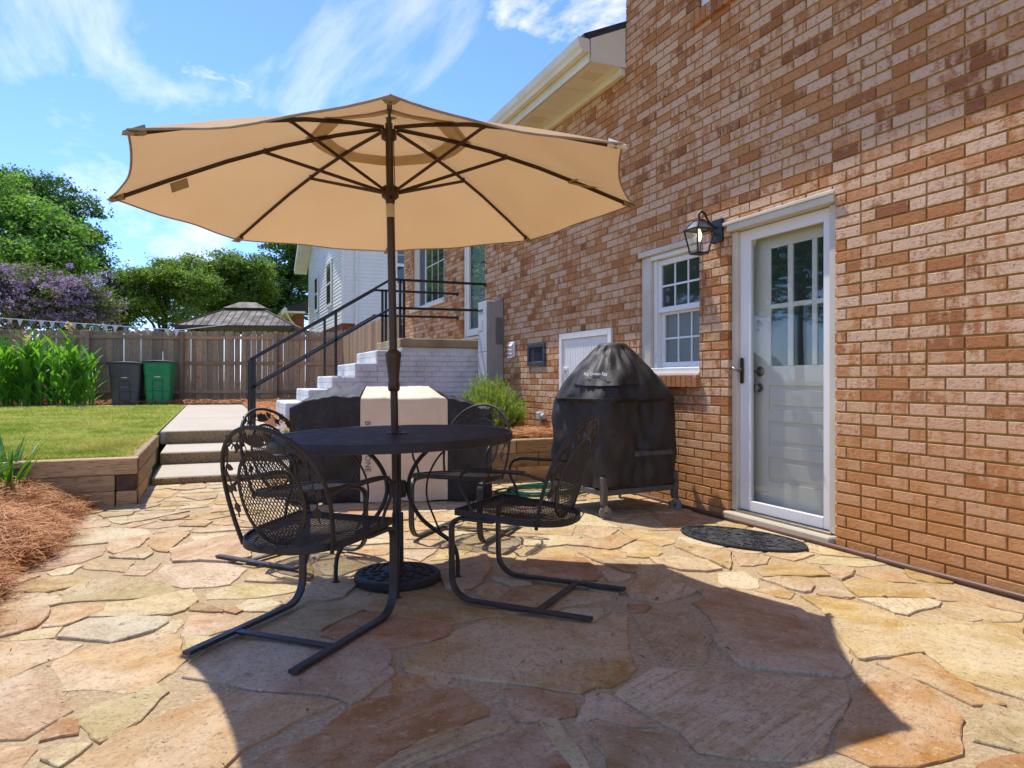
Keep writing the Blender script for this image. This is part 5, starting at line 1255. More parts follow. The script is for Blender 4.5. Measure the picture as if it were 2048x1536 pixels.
for k in range(8): y = -h+.06+k*(2*h-.12)/7; sh.box(-h+.017, h-.017, y-.004, y+.004, .1835, .1895)
sh.build('wire_shelf', CARTST, kg)
for i, (sx, sy) in enumerate(((-1, -1), (1, -1), (1, 1), (-1, 1))):
    a = [-.35, -1.2, 1.0, .2][i]; ca, sa = math.cos(a), math.sin(a); c0 = Vector((sx*h+.012*ca, sy*h+.012*sa, .047))
    ax = Vector((-sa, ca, 0)); w = MB(); w.tube([c0-ax*.011, c0-ax*.009, c0+ax*.009, c0+ax*.011], [.040, .046, .046, .040], 24)
    cw = w.build('caster', CASTER, kg, 40)
    MB().bar([c0+ax*.017+Vector((0, 0, .052)), c0+ax*.016], (ca, sa, 0), .024, .003).bar([c0-ax*.017+Vector((0, 0, .055)), c0-ax*.016], (ca, sa, 0), .024, .003).build('fork', NICKEL, cw)
    MB().lathe([(.026, .098), (.026, .105)], 14, (sx*h, sy*h, 0)).build('swivel_plate', CARTST, cw)
    MB().tube([c0-ax*.019, c0+ax*.019], .009, 8).build('axle', DARKN, cw)

# ------------------------------------------------------------------ garden hose, door mat
hs = MB(); rh = random.Random(2); pts = []
for t in np.linspace(0, 1, 330):
    a = t*2*PI*6.3; r_ = .30+.05*math.sin(a*.37)+.02*math.sin(a*2.3); pts.append((2.66+r_*1.15*math.cos(a)+.03*math.sin(t*9), 5.62+r_*.75*math.sin(a)+.02*math.cos(t*11), .022+.011*int(t*6.3*.6)+.006*math.sin(a*1.7)))
hs.tube(pts, .0085, 6); tag(hs.build('garden_hose', HOSE, None, 60), 'coiled green garden hose on the patio behind the grill cart', 'hose')
MC = Vector((3.033, 3.523, .012)); ma = math.atan2(3.132-3.913, 3.165-2.902)
mt = thing('door_mat', 'black oval rubber mat with openwork pattern outside the back door', 'mat', tuple(MC), ma)
ma_, mb_ = .415, .235
def ell(f, n=60): return [(ma_*f*math.cos(2*PI*k/n), mb_*f*math.sin(2*PI*k/n)) for k in range(n)]
MB().tube([(x, y, .006) for x, y in ell(.985)], .0075, 6, closed=True).build('border', RUBBER, mt, 60)
MB().prism(ell(.97), 0, .0025).build('base', simple('mat_base', '#1a1a18', '#5c5443', 90, .8, .3, .001, 200), mt)
pt = MB(); rm = random.Random(11)
for k in range(620):
    a = rm.uniform(0, 2*PI); q = math.sqrt(rm.random())*.93; x, y = ma_*q*math.cos(a), mb_*q*math.sin(a); th = rm.gauss(0, .5)+.9*math.sin(x*14+y*9); l = rm.uniform(.018, .034)
    P3 = [(x-l*math.cos(th), y-l*math.sin(th), .006), (x-.3*l*math.sin(th)*.3, y+.3*l*math.cos(th)*.4, .009), (x+l*math.cos(th), y+l*math.sin(th), .006)]
    if all((u/ma_)**2+(v/mb_)**2 < .96 for u, v, _ in P3): pt.tube(P3, [.0022, .0042, .0022], 5)
pt.build('leaf_pattern', RUBBER, mt)

# ------------------------------------------------------------------ bins
def bin_(name, label, loc, rz, body, lid, W, D, Hh):
    o = thing(name, label, 'wheelie bin', loc, rz, 'wheeled bins by the fence')
    def fn(i, j):
        z = Hh*.9*j; f = .80+.20*j; a = 2*PI*i; n_ = 7; ca, sa = math.cos(a), math.sin(a); q = (abs(ca)**n_+abs(sa)**n_)**(-1/n_)
        x, y = W/2*f*q*ca, D/2*f*q*sa
        if y < -.3*D*f: 
            if .34 < j < .36 or .72 < j < .98: y -= .012
            if abs(x) < .12 and .10 < j < .60: y += .030
        return (x, y, z)
    bd = MB().grid(fn, 96, 44, True).build('body', body, o, 40)
    for k in range(5): x = -.13+k*.065; MB().box(x-.009, x+.009, -D/2-.012, -D/2+.02, Hh*.68, Hh*.86, .004).build('rib', body, bd)
    MB().box(-W/2-.012, W/2+.012, -D/2-.02, D/2, Hh*.885, Hh*.925, .008).build('rim', body, bd)
    ld = MB().grid(lambda i, j: ((W/2+.02)*(2*i-1), -D/2-.03+(D+.05)*j, Hh*.925+.05*math.sin(PI*i)**.6*math.sin(PI*(.15+.75*j))), 14, 12).build('lid', lid, o, 60)
    MB().box(-W/2-.02, W/2+.02, -D/2-.032, D/2+.02, Hh*.905, Hh*.9255, .006).build('lid_edge', lid, ld)
    MB().tube([(-.11, -D/2*.86, Hh*.40), (.11, -D/2*.86, Hh*.40)], .011, 8).build('grab_bar', NICKEL, o)
    for dx, w in ((-.05, .03), (.03, .085)): MB().box(dx-w/2, dx+w/2, -D/2*.945-.016, -D/2*.945-.010, Hh*.595, Hh*.617).build('white_marking', INKW, o)
    for s in (-1, 1): MB().tube([(s*W*.36, D*.36, .12), (s*W*.44, D*.36, .12)], [.12, .12], 16).build('wheel', RUBBER, o, 40)
    return o
bin_('wheelie_bin', 'dark grey wheeled rubbish bin beside the green bin', (-2.02, 20.72, ZL), R(-8), BIN_G, BIN_DK, .78, .66, 1.16)
bin_('wheelie_bin', 'bright green wheeled recycling bin with dark lid', (-1.26, 20.58, ZL), R(-8), BIN_GR, BIN_DK, .70, .66, 1.20)

# ------------------------------------------------------------------ wooden fences: every picket and rail is a part
def picket_meshes(h, w=.138):
    out = []
    for k in range(5):
        hh = h+random.uniform(-.012, .012); p = [(-w/2, 0), (w/2, 0), (w/2, hh-.035), (w/2-.03, hh), (-w/2+.03, hh), (-w/2, hh-.035)]
        out.append(MB().prism(p, -.009, .009, frame_rot((1, 0, 0), (0, 0, 1))).mesh('picket', FENCE))
    return out
def fence(name, label, p0, p1, h, posts, rail_side=-1, rails=(.32, 1.10, 1.80)):
    p0, p1 = Vector((p0[0], p0[1], 0)), Vector((p1[0], p1[1], 0)); d = p1-p0; L_ = d.length
    o = thing(name, label, 'fence', (p0.x, p0.y, ZL), math.atan2(d.y, d.x)); PM = picket_meshes(h); x = .07; rf_ = random.Random(int(L_*100))
    while x < L_-.05:
        q = link(bpy.data.objects.new('picket', rf_.choice(PM)), o); q.location = (x, rf_.uniform(-.003, .003), .03+rf_.uniform(-.012, .012)); q.rotation_euler = (0, rf_.gauss(0, .006), rf_.gauss(0, .02)); x += rf_.uniform(.1395, .1465)
    ps = sorted(set([0]+[v for v in posts if 0 < v < L_]+[L_]))
    for a, b2 in zip(ps[:-1], ps[1:]):
        for z in rails:
            q = MB().box(0, b2-a-.01, -.019, .019, -.045, .045, .004).build('rail', FENCE_RAIL, o); q.location = (a+.005, rail_side*.030, z)
    for v in ps:
        q = MB().box(-.047, .047, -.047, .047, -.1, h-.02, .006).build('post', FENCE, o); q.location = (v, rail_side*.098, 0)
        MB().box(-.055, .055, -.055, .055, h-.02, h+.01, .008).build('cap', FENCE, q)
    return o
F0, F1 = (-5.15, 22.47), (3.8, 19.99)
dF = Vector((F1[0]-F0[0], F1[1]-F0[1])).normalized(); Fs = (F0[0]-dF.x*6.2, F0[1]-dF.y*6.2)
LF = math.dist(Fs, F1)
def along(px):   # distance along the fence of a post
    return 6.2+(px/720)*(LF-6.2)
fence('back_fence', 'weathered board fence across the back behind the bins', Fs, F1, 1.95, [3.0, 6.2, along(170), along(355), along(545)])
fence('side_fence', 'short weathered board fence beside the white stair and house', (3.34, 19.9), (3.40, 13.7), 1.95, [2.0, 4.1], 1)
# bunting along the fence
bu = thing('pennant_bunting', 'string of white, pink and blue pennants sagging along the back fence', 'bunting', (0, 0, 0))
def bunt(t):
    x = Fs[0]+(F1[0]-Fs[0])*t; y = Fs[1]+(F1[1]-Fs[1])*t-.16; s = (t-.10)/.62
    return Vector((x, y, 2.62-(t-.40)*.945 if t < .69 else 2.346+(t-.69)*2.0))
MB().tube([bunt(t) for t in np.linspace(.02, .77, 60)], .010, 5).build('cord', BUNT[0], bu)
for k in range(60):
    t = .06+k*.0168
    if t > .69: break
    a, b2 = bunt(t), bunt(t+.0092); rr_ = random.uniform(-.5, .5); m_ = (a+b2)/2+Vector((rr_*.12, rr_*.1, -.19*(1 if k % 7 else .7)))
    fl = MB(); nrm = Vector((0, -.004, 0)); fl.add([a, b2, m_, a+nrm, b2+nrm, m_+nrm], [(0, 1, 2), (5, 4, 3), (0, 3, 4, 1), (1, 4, 5, 2), (2, 5, 3, 0)]); fl.build('pennant', BUNT[(0, 0, 2, 1, 0, 2)[k % 6]], bu)

# ------------------------------------------------------------------ gazebo beyond the fence
def at(px, D, z=0.0):
    lat = (px-1024)/1420*D; return Vector((math.sin(THETA)*D+math.cos(THETA)*lat, math.cos(THETA)*D-math.sin(THETA)*lat, z))
gz = thing('gazebo', 'tan metal two tier hipped gazebo roof beyond the fence', 'gazebo', tuple(at(497, 25.5)), -THETA+R(6))
def hip(b, hw, hd, z0, rw, rd, z1): b.add([(-hw, -hd, z0), (hw, -hd, z0), (hw, hd, z0), (-hw, hd, z0), (-rw, -rd, z1), (rw, -rd, z1), (rw, rd, z1), (-rw, rd, z1)], [(0, 1, 5, 4), (1, 2, 6, 5), (2, 3, 7, 6), (3, 0, 4, 7), (4, 5, 6, 7), (0, 3, 2, 1)])
b = MB(); hip(b, 1.93, 1.75, 2.83, .62, .45, 3.50); lr = b.build('lower_roof', GAZ, gz)
b = MB(); hip(b, .72, .55, 3.54, .28, .12, 3.78); b.build('upper_roof', GAZ, gz)
MB().box(-.60, .60, -.43, .43, 3.49, 3.545).build('vent_gap', GAZD, gz)
MB().box(-1.96, 1.96, -1.78, -1.72, 2.74, 2.835).box(-1.96, 1.96, 1.72, 1.78, 2.74, 2.835).box(-1.96, -1.90, -1.719, 1.719, 2.74, 2.835).box(1.90, 1.96, -1.719, 1.719, 2.74, 2.835).build('fascia', GAZD, gz)
for k in range(17):
    f = -1+2*(k+.5)/17; x0 = 1.93*f; x1 = .62*max(-1, min(1, f*1.0)); tt = 1.0
    if abs(x0) > .62: tt = (1.93-abs(x0))/(1.93-.62)
    MB().tube([(x0, -1.752, 2.835), (x0, -1.752+1.3*tt, 2.835+.67*tt)], .014, 4).build('standing_seam', GAZ, lr)
for sx in (-1, 1):
    MB().tube([(sx*1.93, -1.75, 2.84), (sx*.62, -.45, 3.51)], .03, 6).build('hip_ridge', GAZ, lr)
    for sy in (-1, 1): MB().box(sx*1.85-.07, sx*1.85+.07, sy*1.55-.07, sy*1.55+.07, 0, 2.74).build('post', GAZD, gz)

# ------------------------------------------------------------------ neighbouring house
NX, NY = 3.71, 22.31
nh = thing('neighbour_house', 'white lap sided neighbouring house on a brick base beyond the fence', 'house', (NX, NY, 0))
NB = simple('neighbour_brick', '#8d5138', '#6f3d2b', 14, .9, .5, .01, 40)
MB().box(0, 8, .02, 8.6, 0, 2.86).build('brick_base', NB, nh)
def lap(fn, L_, z0, z1, name, hole=()):
    b = MB(); z = z0
    while z < z1:
        zz = min(z+.115, z1); b.add(fn(0, z, .022)+fn(L_, z, .022)+fn(L_, zz, .004)+fn(0, zz, .004), [(0, 1, 2, 3)]); b.add(fn(0, z, .022)+fn(L_, z, .022)+fn(L_, z, .0)+fn(0, z, .0), [(0, 1, 2, 3)]); z = zz
    return b.build(name, SIDING, nh)
MB().box(.03, 8, .05, 8.55, 2.80, 7.6).build('sheathing', SIDING, nh)
lap(lambda u, z, o: [(u, -o+.02, z)], 8, 2.84, 5.75, 'front_siding'); lap(lambda u, z, o: [(-o+.02, u, z)], 8.55, 2.84, 7.4, 'side_siding')
MB().box(-.03, .07, -.03, .07, 2.82, 5.76, .004).build('corner_board', WHITE, nh); MB().box(-.035, 8, -.035, .03, 2.76, 2.835).box(-.035, .03, .031, 8.6, 2.76, 2.835).build('water_table', WHITE, nh)
w1 = MB().box(-.05, .0, 2.0, 3.1, 3.5, 5.1, .01).build('window', WHITE, nh); MB().box(-.056, -.05, 2.15, 2.95, 3.62, 4.26).box(-.056, -.05, 2.15, 2.95, 4.34, 4.98).build('pane', DGLASS, w1)
w1 = MB().box(-.05, .0, 5.3, 6.2, 3.6, 5.0, .01).build('window', WHITE, nh); MB().box(-.056, -.05, 5.42, 6.08, 3.72, 4.26).box(-.056, -.05, 5.42, 6.08, 4.34, 4.88).build('pane', DGLASS, w1)
w1 = MB().box(1.62, 2.36, -.05, 0, 4.0, 5.35, .01).build('window', WHITE, nh); MB().box(1.72, 2.26, -.056, -.05, 4.08, 4.62).box(1.72, 2.26, -.056, -.05, 4.72, 5.27).build('pane', DGLASS, w1); MB().box(1.98, 2.0, -.06, -.0565, 4.72, 5.27).box(1.72, 2.26, -.06, -.0565, 4.98, 5.0).build('grid', WHITE, w1)
MB().box(-.45, 8, -.40, .0, 5.72, 5.80).build('soffit', ALU, nh)
MB().tube([(.42, -.06, 5.7), (.42, -.06, 3.0), (.40, -.12, 2.7), (.36, -.14, 2.3)], .04, 6).build('downspout', WHITE, nh)
rf = MB()
for y0, z0, y1, z1 in ((-.45, 5.80, 4.3, 8.4), (9.05, 5.62, 4.3, 8.4)):
    rf.add([(-.5, y0, z0), (8.5, y0, z0), (8.5, y1, z1), (-.5, y1, z1), (-.5, y0, z0+.12), (8.5, y0, z0+.12), (8.5, y1, z1+.12), (-.5, y1, z1+.12)], [(0, 1, 2, 3), (4, 5, 6, 7), (0, 1, 5, 4), (0, 3, 7, 4), (1, 2, 6, 5), (2, 3, 7, 6)])
rf.build('roof', SHINGLE, nh)
rk = MB()
for y0, z0, y1, z1 in ((-.45, 5.72, 4.3, 8.32), (9.05, 5.5, 4.3, 8.32)):
    rk.add([(-.52, y0, z0), (-.52, y1, z1), (-.52, y1, z1+.2), (-.52, y0, z0+.2), (0, y0, z0), (0, y1, z1)], [(0, 1, 2, 3), (0, 1, 5, 4)])
rk.build('rake_board', WHITE, nh)
# low brick wing at the far side
MB().box(-.35, .0, 10.0, 15, 0, 3.9).build('wing_wall', NB, nh); MB().box(-.75, .0, 9.6, 15.4, 3.9, 3.98).build('wing_soffit', ALU, nh); MB().box(-.88, -.75, 9.55, 15.4, 3.88, 4.12, .02).build('wing_gutter', WHITE, nh)
b = MB(); b.add([(-.85, 9.55, 4.10), (-.85, 15.4, 4.10), (.4, 15.4, 4.6), (.4, 9.55, 4.6), (-.75, 9.6, 3.98), (.4, 9.6, 3.98)], [(0, 1, 2, 3), (0, 3, 5, 4)]); b.build('wing_roof', SHINGLE, nh)
MB().tube([(-.8, 9.62, 3.9), (-.6, 9.8, 3.6), (-.39, 9.95, 3.4), (-.38, 9.95, 1)], .04, 6).build('downspout', WHITE, nh)

# ------------------------------------------------------------------ trees
def quads_from(C, size, aspect, rng, up=.35, nrm=None):
    # one bent leaf (two quads' worth as a diamond strip) per centre
    n = len(C); d = rng.normal(size=(n, 3)); d[:, 2] = d[:, 2]*.6-.15; d /= np.linalg.norm(d, axis=1)[:, None]
    q = rng.normal(size=(n, 3)); q[:, 2] += up*2
    if nrm is not None: q += nrm*1.1
    w = np.cross(d, q); w /= np.linalg.norm(w, axis=1)[:, None]+1e-9
    s = (size*rng.uniform(.6, 1.35, n))[:, None]; L = d*s; W = w*s*aspect*.5; nn = np.cross(w, d)*s*.10
    V = np.stack([C-L*.5, C+W-L*.05+nn, C+L*.5, C-W-L*.05+nn], 1).reshape(-1, 3)
    F = np.arange(4*n).reshape(-1, 4); return V, F
def crown_points(lobes, n, rng, clump=.30, per=26, inner=.45):
    # each lobe is broken into many uneven boughs; leaf clusters fill the boughs' outer shells
    sub = []
    for (cx_, cy_, cz_, a, b, c) in lobes:
        m = 13; u = rng.normal(size=(m, 3)); u[:, 2] = u[:, 2]*.8+.15; u /= np.linalg.norm(u, axis=1)[:, None]
        r = rng.uniform(.45, .92, m); k = rng.uniform(.26, .50, m)
        for i in range(m): sub.append((cx_+u[i, 0]*r[i]*a, cy_+u[i, 1]*r[i]*b, cz_+u[i, 2]*r[i]*c, a*k[i], b*k[i], c*k[i]*rng.uniform(.7, 1.0)))
        sub.append((cx_, cy_, cz_, a*.62, b*.62, c*.62))
    vols = np.array([l[3]*l[4]*l[5] for l in sub])**.62; cnt = rng.multinomial(max(1, n//per), vols/vols.sum()); P = []; Nn = []
    for (cx_, cy_, cz_, a, b, c), k in zip(sub, cnt):
        if k == 0: continue
        u = rng.normal(size=(k, 3)); u /= np.linalg.norm(u, axis=1)[:, None]; r = inner+(1-inner)*rng.random(k)**.4
        r *= 1+rng.normal(size=k)*.10
        ctr = np.c_[cx_, cy_, cz_]+u*r[:, None]*np.array([a, b, c])
        sz = clump*rng.uniform(.35, 1.15, k)
        g = rng.normal(size=(k, per, 3))*np.array([1, 1, .6])*sz[:, None, None]*.5
        P.append((ctr[:, None]+g).reshape(-1, 3)); Nn.append(np.repeat(u, per, 0))
    return np.concatenate(P), np.concatenate(Nn)
def tree(name, label, cat, base, lobes, n, leaf, size, aspect=.55, clump=.35, seed=1, trunk_r=.22, group=None, zmin=None, extra=None, per=26):
    rng = np.random.default_rng(seed); o = thing(name, label, cat, (base[0], base[1], base[2]), 0, group); rl = random.Random(seed)
    lobes = [(x-base[0], y-base[1], z-base[2], a, b, c) for x, y, z, a, b, c in lobes]
    P, Nn = crown_points(lobes, n, rng, clump, per)
    if zmin is not None: k = P[:, 2] > zmin; P, Nn = P[k], Nn[k]
    V, F = quads_from(P, size, aspect, rng, .35, Nn); np_obj('crown', V, F, leaf, o)
    if extra:
        m2, n2, s2, top = extra; P, Nn = crown_points(lobes, n2, rng, clump*.7, per, .80); k = P[:, 2] > top; P, Nn = P[k], Nn[k]; V, F = quads_from(P, s2, .8, rng, .35, Nn); np_obj('blossom', V, F, m2, o)
    zc = sum(l[2] for l in lobes)/len(lobes); b = MB()
    b.tube(spline([(0, 0, -.2), (.05, .03, zc*.35), (-.05, .08, zc*.75), (0, 0, zc)], 12), [trunk_r*(1-.05*i) for i in range(len(spline([(0, 0, -.2), (.05, .03, zc*.35), (-.05, .08, zc*.75), (0, 0, zc)], 12)))], 9)
    for l in lobes:
        e = Vector((l[0], l[1], l[2])); s_ = Vector((0, 0, zc*.45)); b.tube([s_, s_.lerp(e, .5)+Vector((rl.uniform(-.2, .2), rl.uniform(-.2, .2), .1)), e], [trunk_r*.5, trunk_r*.32, trunk_r*.12], 6)
        for k in range(4):
            t = e+Vector((rl.uniform(-1, 1)*l[3], rl.uniform(-1, 1)*l[4], rl.uniform(-.2, 1)*l[5]))*.75; b.tube([e, e.lerp(t, .5)+Vector((0, 0, .08)), t], [trunk_r*.15, trunk_r*.09, .012], 5)
    b.build('trunk', BARK, o, 60); return o
def lob(px, py, D, rx, rz, ry=None): # lobe centre seen at px,py from the camera at depth D; radii in metres
    p = at(px, D); z = 1+(760-py)/1420*D; return (p.x, p.y, z, rx, ry or rx, rz)
b0 = at(30, 46, ZL); tree('oak_tree', 'big bright green tree rising above the purple flowering tree', 'tree', b0,
     [lob(-30, 400, 46, 3.3, 2.6), lob(40, 450, 45, 3.1, 2.2), lob(105, 480, 45, 2.3, 1.6), lob(60, 520, 44, 3.4, 1.6), lob(-60, 520, 45, 4, 2.4), lob(130, 530, 45, 1.9, 1.1)], 46000, L_OAK, .23, .6, .75, 11, .4)
b0 = at(150, 62, ZL); tree('dark_oak_tree', 'darker tree behind the big bright green tree', 'tree', b0,
     [lob(20, 385, 62, 4.2, 2.6), lob(100, 420, 62, 4.0, 2.6), lob(160, 480, 62, 2.3, 1.8), lob(186, 525, 61, 1.5, 1.3), lob(120, 480, 62, 3.3, 2.5)], 30000, L_DARK, .27, .6, .8, 12, .45)
for i, (px, lobs, sd, lab) in enumerate([(40, [(-40, 565, 1.5, 1.0), (25, 570, 1.3, .95), (70, 590, 1.3, 1.0), (0, 620, 1.8, 1.1), (90, 630, 1.3, 1.0)], 21, 'purple flowering crape myrtle at the edge of the picture'),
                              (170, [(125, 585, 1.1, .9), (165, 600, 1.1, .9), (150, 635, 1.2, .8), (195, 620, .8, .7)], 22, 'purple flowering crape myrtle beside the green trees'),
                              (238, [(238, 560, .75, .55), (222, 590, .7, .6), (262, 580, .6, .6)], 23, 'small purple topped crape myrtle showing above the green trees')]):
    D = 26 if i < 2 else 30; b0 = at(px, D, ZL)
    tree('crape_myrtle', lab, 'tree', b0, [lob(x, y, D, rx, rz) for x, y, rx, rz in lobs], [15000, 10000, 5000][i], L_PURPG, .11, .55, .34, sd, .10, 'purple crape myrtles', extra=(L_PURP, [19000, 12000, 5000][i], .08, 1.0))
for i, (px, D, lobs, sd, lab) in enumerate([
     (330, 30, [(355, 545, 1.5, .85), (300, 570, 1.4, .9), (260, 600, 1.3, .9), (390, 580, 1.5, 1.0), (330, 620, 1.9, 1.0), (240, 640, 1.0, .8)], 31, 'broad yellow green tree above the fence left of the gazebo'),
     (460, 33, [(440, 555, 1.5, .9), (480, 540, 1.5, 1.0), (415, 600, 1.4, 1.1), (470, 610, 1.7, 1.2), (510, 570, 1.0, 1.0)], 32, 'green tree directly behind the gazebo roof')]):
    b0 = at(px, D, ZL); tree('green_tree', lab, 'tree', b0, [lob(x, y, D, rx, rz) for x, y, rx, rz in lobs], 46000, L_MID, .12, .5, .36, sd, .16, 'green trees behind the fence')
b0 = at(575, 36, ZL); tree('dense_tree', 'tall dense dark green tree beside the white house', 'tree', b0,
     [lob(570, 520, 36, 1.7, 1.8), lob(545, 570, 36, 1.5, 1.5), lob(600, 580, 36, 1.5, 1.6), lob(560, 630, 36, 1.9, 1.3), lob(610, 520, 36.5, 1.3, 1.4), lob(590, 460, 37, 1.4, 1.2), lob(640, 560, 38, 1.6, 1.6), lob(520, 600, 37, 1.2, 1.2)], 52000, L_DENSE, .13, .6, .34, 41, .2)
# trees along the garden's far side, out of the picture but mirrored in the panes
for i, (x, y, s_) in enumerate(((-15, 13, 1.5), (-13.5, 20.5, 1.9), (-13, 28, 1.8))):
    tree('garden_tree', ['leafy tree at the side of the lawn outside the picture', 'taller leafy tree farther along the side lawn', 'leafy tree by the far end of back fence'][i], 'tree', (x, y, ZL),
         [(x, y, 4.2*s_, 3.3, 3.3, 2.8), (x+1.2, y-1.8, 2.9*s_, 2.6, 2.6, 2.2), (x-1.1, y+2, 3.0*s_, 2.7, 2.7, 2.3), (x+.3, y+1.6, 5.2*s_, 2.3, 2.3, 1.9)], 16000, L_OAK, .22, .6, .5, 50+i, .2, 'trees beyond the side lawn')

# ------------------------------------------------------------------ canna bed: stems with big blade leaves
def blade(L, W, curl, n=7, fold=.12, seed=0):
    b = MB(); vs = []
    for i in range(n):
        t = i/(n-1); w = W*math.sin(PI*min(1, .06+.94*t**.75))**.8*.5; x = L*t; a = curl*t
        px_ = L*math.sin(a)/curl*t/(t+1e-6)*1.0 if curl > .01 else x; pz = L*(1-math.cos(a))/curl if curl > .01 else 0
        px_ = L*math.sin(a)/curl if curl > .01 else x
        vs += [(px_, -w, -pz+fold*w), (px_, 0, -pz), (px_, w, -pz+fold*w)]
    fs = [(i*3+k, i*3+k+1, (i+1)*3+k+1, (i+1)*3+k) for i in range(n-1) for k in (0, 1)]
    return b.add(vs, fs)
CL = [blade(random.uniform(.40, .58), random.uniform(.085, .13), random.uniform(.15, .75), 8, .35).mesh('leaf', L_CANNA, 180) for _ in range(12)]
rc = random.Random(17)
cpos = []
for k in range(30):
    px = -50+k*8.0+rc.uniform(-5, 5); D = rc.uniform(16.7, 17.9)-(.4 if k % 2 else 0); cpos.append((px, D))
for i, (px, D) in enumerate(cpos):
    p = at(px, D, ZL); hgt = rc.uniform(1.45, 1.95)*(.86 if px > 140 else 1)
    o = thing('canna_plant', 'tall broad leaved canna lily in the bed by the fence', 'plant', tuple(p), rc.uniform(0, 6.28), 'canna lilies in the fence bed')
    ns = 3
    for s_ in range(ns):
        bx, by = rc.uniform(-.2, .2), rc.uniform(-.2, .2); hs_ = hgt*rc.uniform(.8, 1.0); lx, ly = rc.uniform(-.10, .10), rc.uniform(-.10, .10)
        MB().tube([(bx, by, 0), (bx+lx*.5, by+ly*.5, hs_*.5), (bx+lx, by+ly, hs_)], [.016, .013, .006], 6).build('stem', L_CANNA, o)
        for q in range(9):
            f = .05+.86*q/8; l = link(bpy.data.objects.new('leaf', rc.choice(CL)), o); l.location = (bx+lx*f, by+ly*f, hs_*f*.9)
            l.rotation_euler = (0, -rc.uniform(.95, 1.42), q*2.4+rc.uniform(-.5, .5)); l.scale = (rc.uniform(.8, 1.15),)*3
        if rc.random() < .16:
            rg = np.random.default_rng(i*3+s_); C = np.array([bx+lx, by+ly, hs_+.06])+rg.normal(size=(26, 3))*np.array([.045, .045, .09]); V, F = quads_from(C, .085, .7, rg); np_obj('flower', V, F, L_CANNAF, o)

# daylily clumps at the edge of the straw bed
LL = [blade(random.uniform(.40, .62), random.uniform(.022, .034), random.uniform(.3, .9), 8, .5).mesh('leaf', L_LILY, 180) for _ in range(8)]
for i, (px, py, z, nn, lab) in enumerate([(18, 992, .14, 46, 'clump of upright strap leaved daylily in the pine straw'), (-60, 1010, .14, 40, 'second daylily clump partly outside the picture')]):
    D = (1-z)*1420/(py-760); p = at(px, D, z-.02); o = thing('daylily', lab, 'plant', tuple(p), 0)
    for q in range(nn):
        l = link(bpy.data.objects.new('leaf', rc.choice(LL)), o); a = rc.uniform(0, 6.28); r_ = rc.uniform(0, .07); l.location = (r_*math.cos(a), r_*math.sin(a), 0); l.rotation_euler = (0, -rc.uniform(1.0, 1.5), a+rc.uniform(-.6, .6)); l.scale = (rc.uniform(.7, 1.1),)*3

# rosemary in the raised bed
def rosemary(name, label, ctr, rx, ry, rz, n, seed):
    rng = np.random.default_rng(seed); o = thing(name, label, 'shrub', (ctr[0], ctr[1], ZL)); V, F = [], []; st_ = MB(); rl = random.Random(seed)
    for k in range(n):
        a = rl.uniform(0, 6.28); q = math.sqrt(rl.random()); e = np.array([rx*q*math.cos(a), ry*q*math.sin(a), rz*(1-.55*q*q)*rl.uniform(.55, 1.08)]); s0 = np.array([rx*.25*q*math.cos(a), ry*.25*q*math.sin(a), .0])
        m_ = (s0+e)/2+np.array([0, 0, -.03+.05*rl.random()]); tt = np.linspace(.35, 1, 34)[:, None]; C = (1-tt)**2*s0+2*tt*(1-tt)*m_+tt**2*e
        C = np.repeat(C, 2, 0); dirs = rng.normal(size=C.shape); dirs[:, 2] += .9; dirs += (e-s0)/np.linalg.norm(e-s0)*1.1; dirs /= np.linalg.norm(dirs, axis=1)[:, None]
        sd = np.cross(dirs, rng.normal(size=C.shape)); sd /= np.linalg.norm(sd, axis=1)[:, None]; l = rng.uniform(.022, .042, len(C))[:, None]
        V.append(np.stack([C-sd*.0026, C+sd*.0026, C+dirs*l+sd*.0012, C+dirs*l-sd*.0012], 1).reshape(-1, 3))
        if k % 6 == 0: st_.tube([tuple(s0), tuple(m_), tuple(e)], [.006, .004, .002], 4)
    V = np.concatenate(V); np_obj('foliage', V, np.arange(len(V)).reshape(-1, 4), L_ROSE, o); st_.build('stems', BARK, o)
rosemary('rosemary_bush', 'bushy green rosemary shrub in the raised bed against brick wall', (2.93, 7.62), .42, .55, .70, 620, 3)
rosemary('rosemary_sprig', 'small green sprig behind the chair at the garden steps', (.78, 7.1), .16, .16, .32, 70, 4)

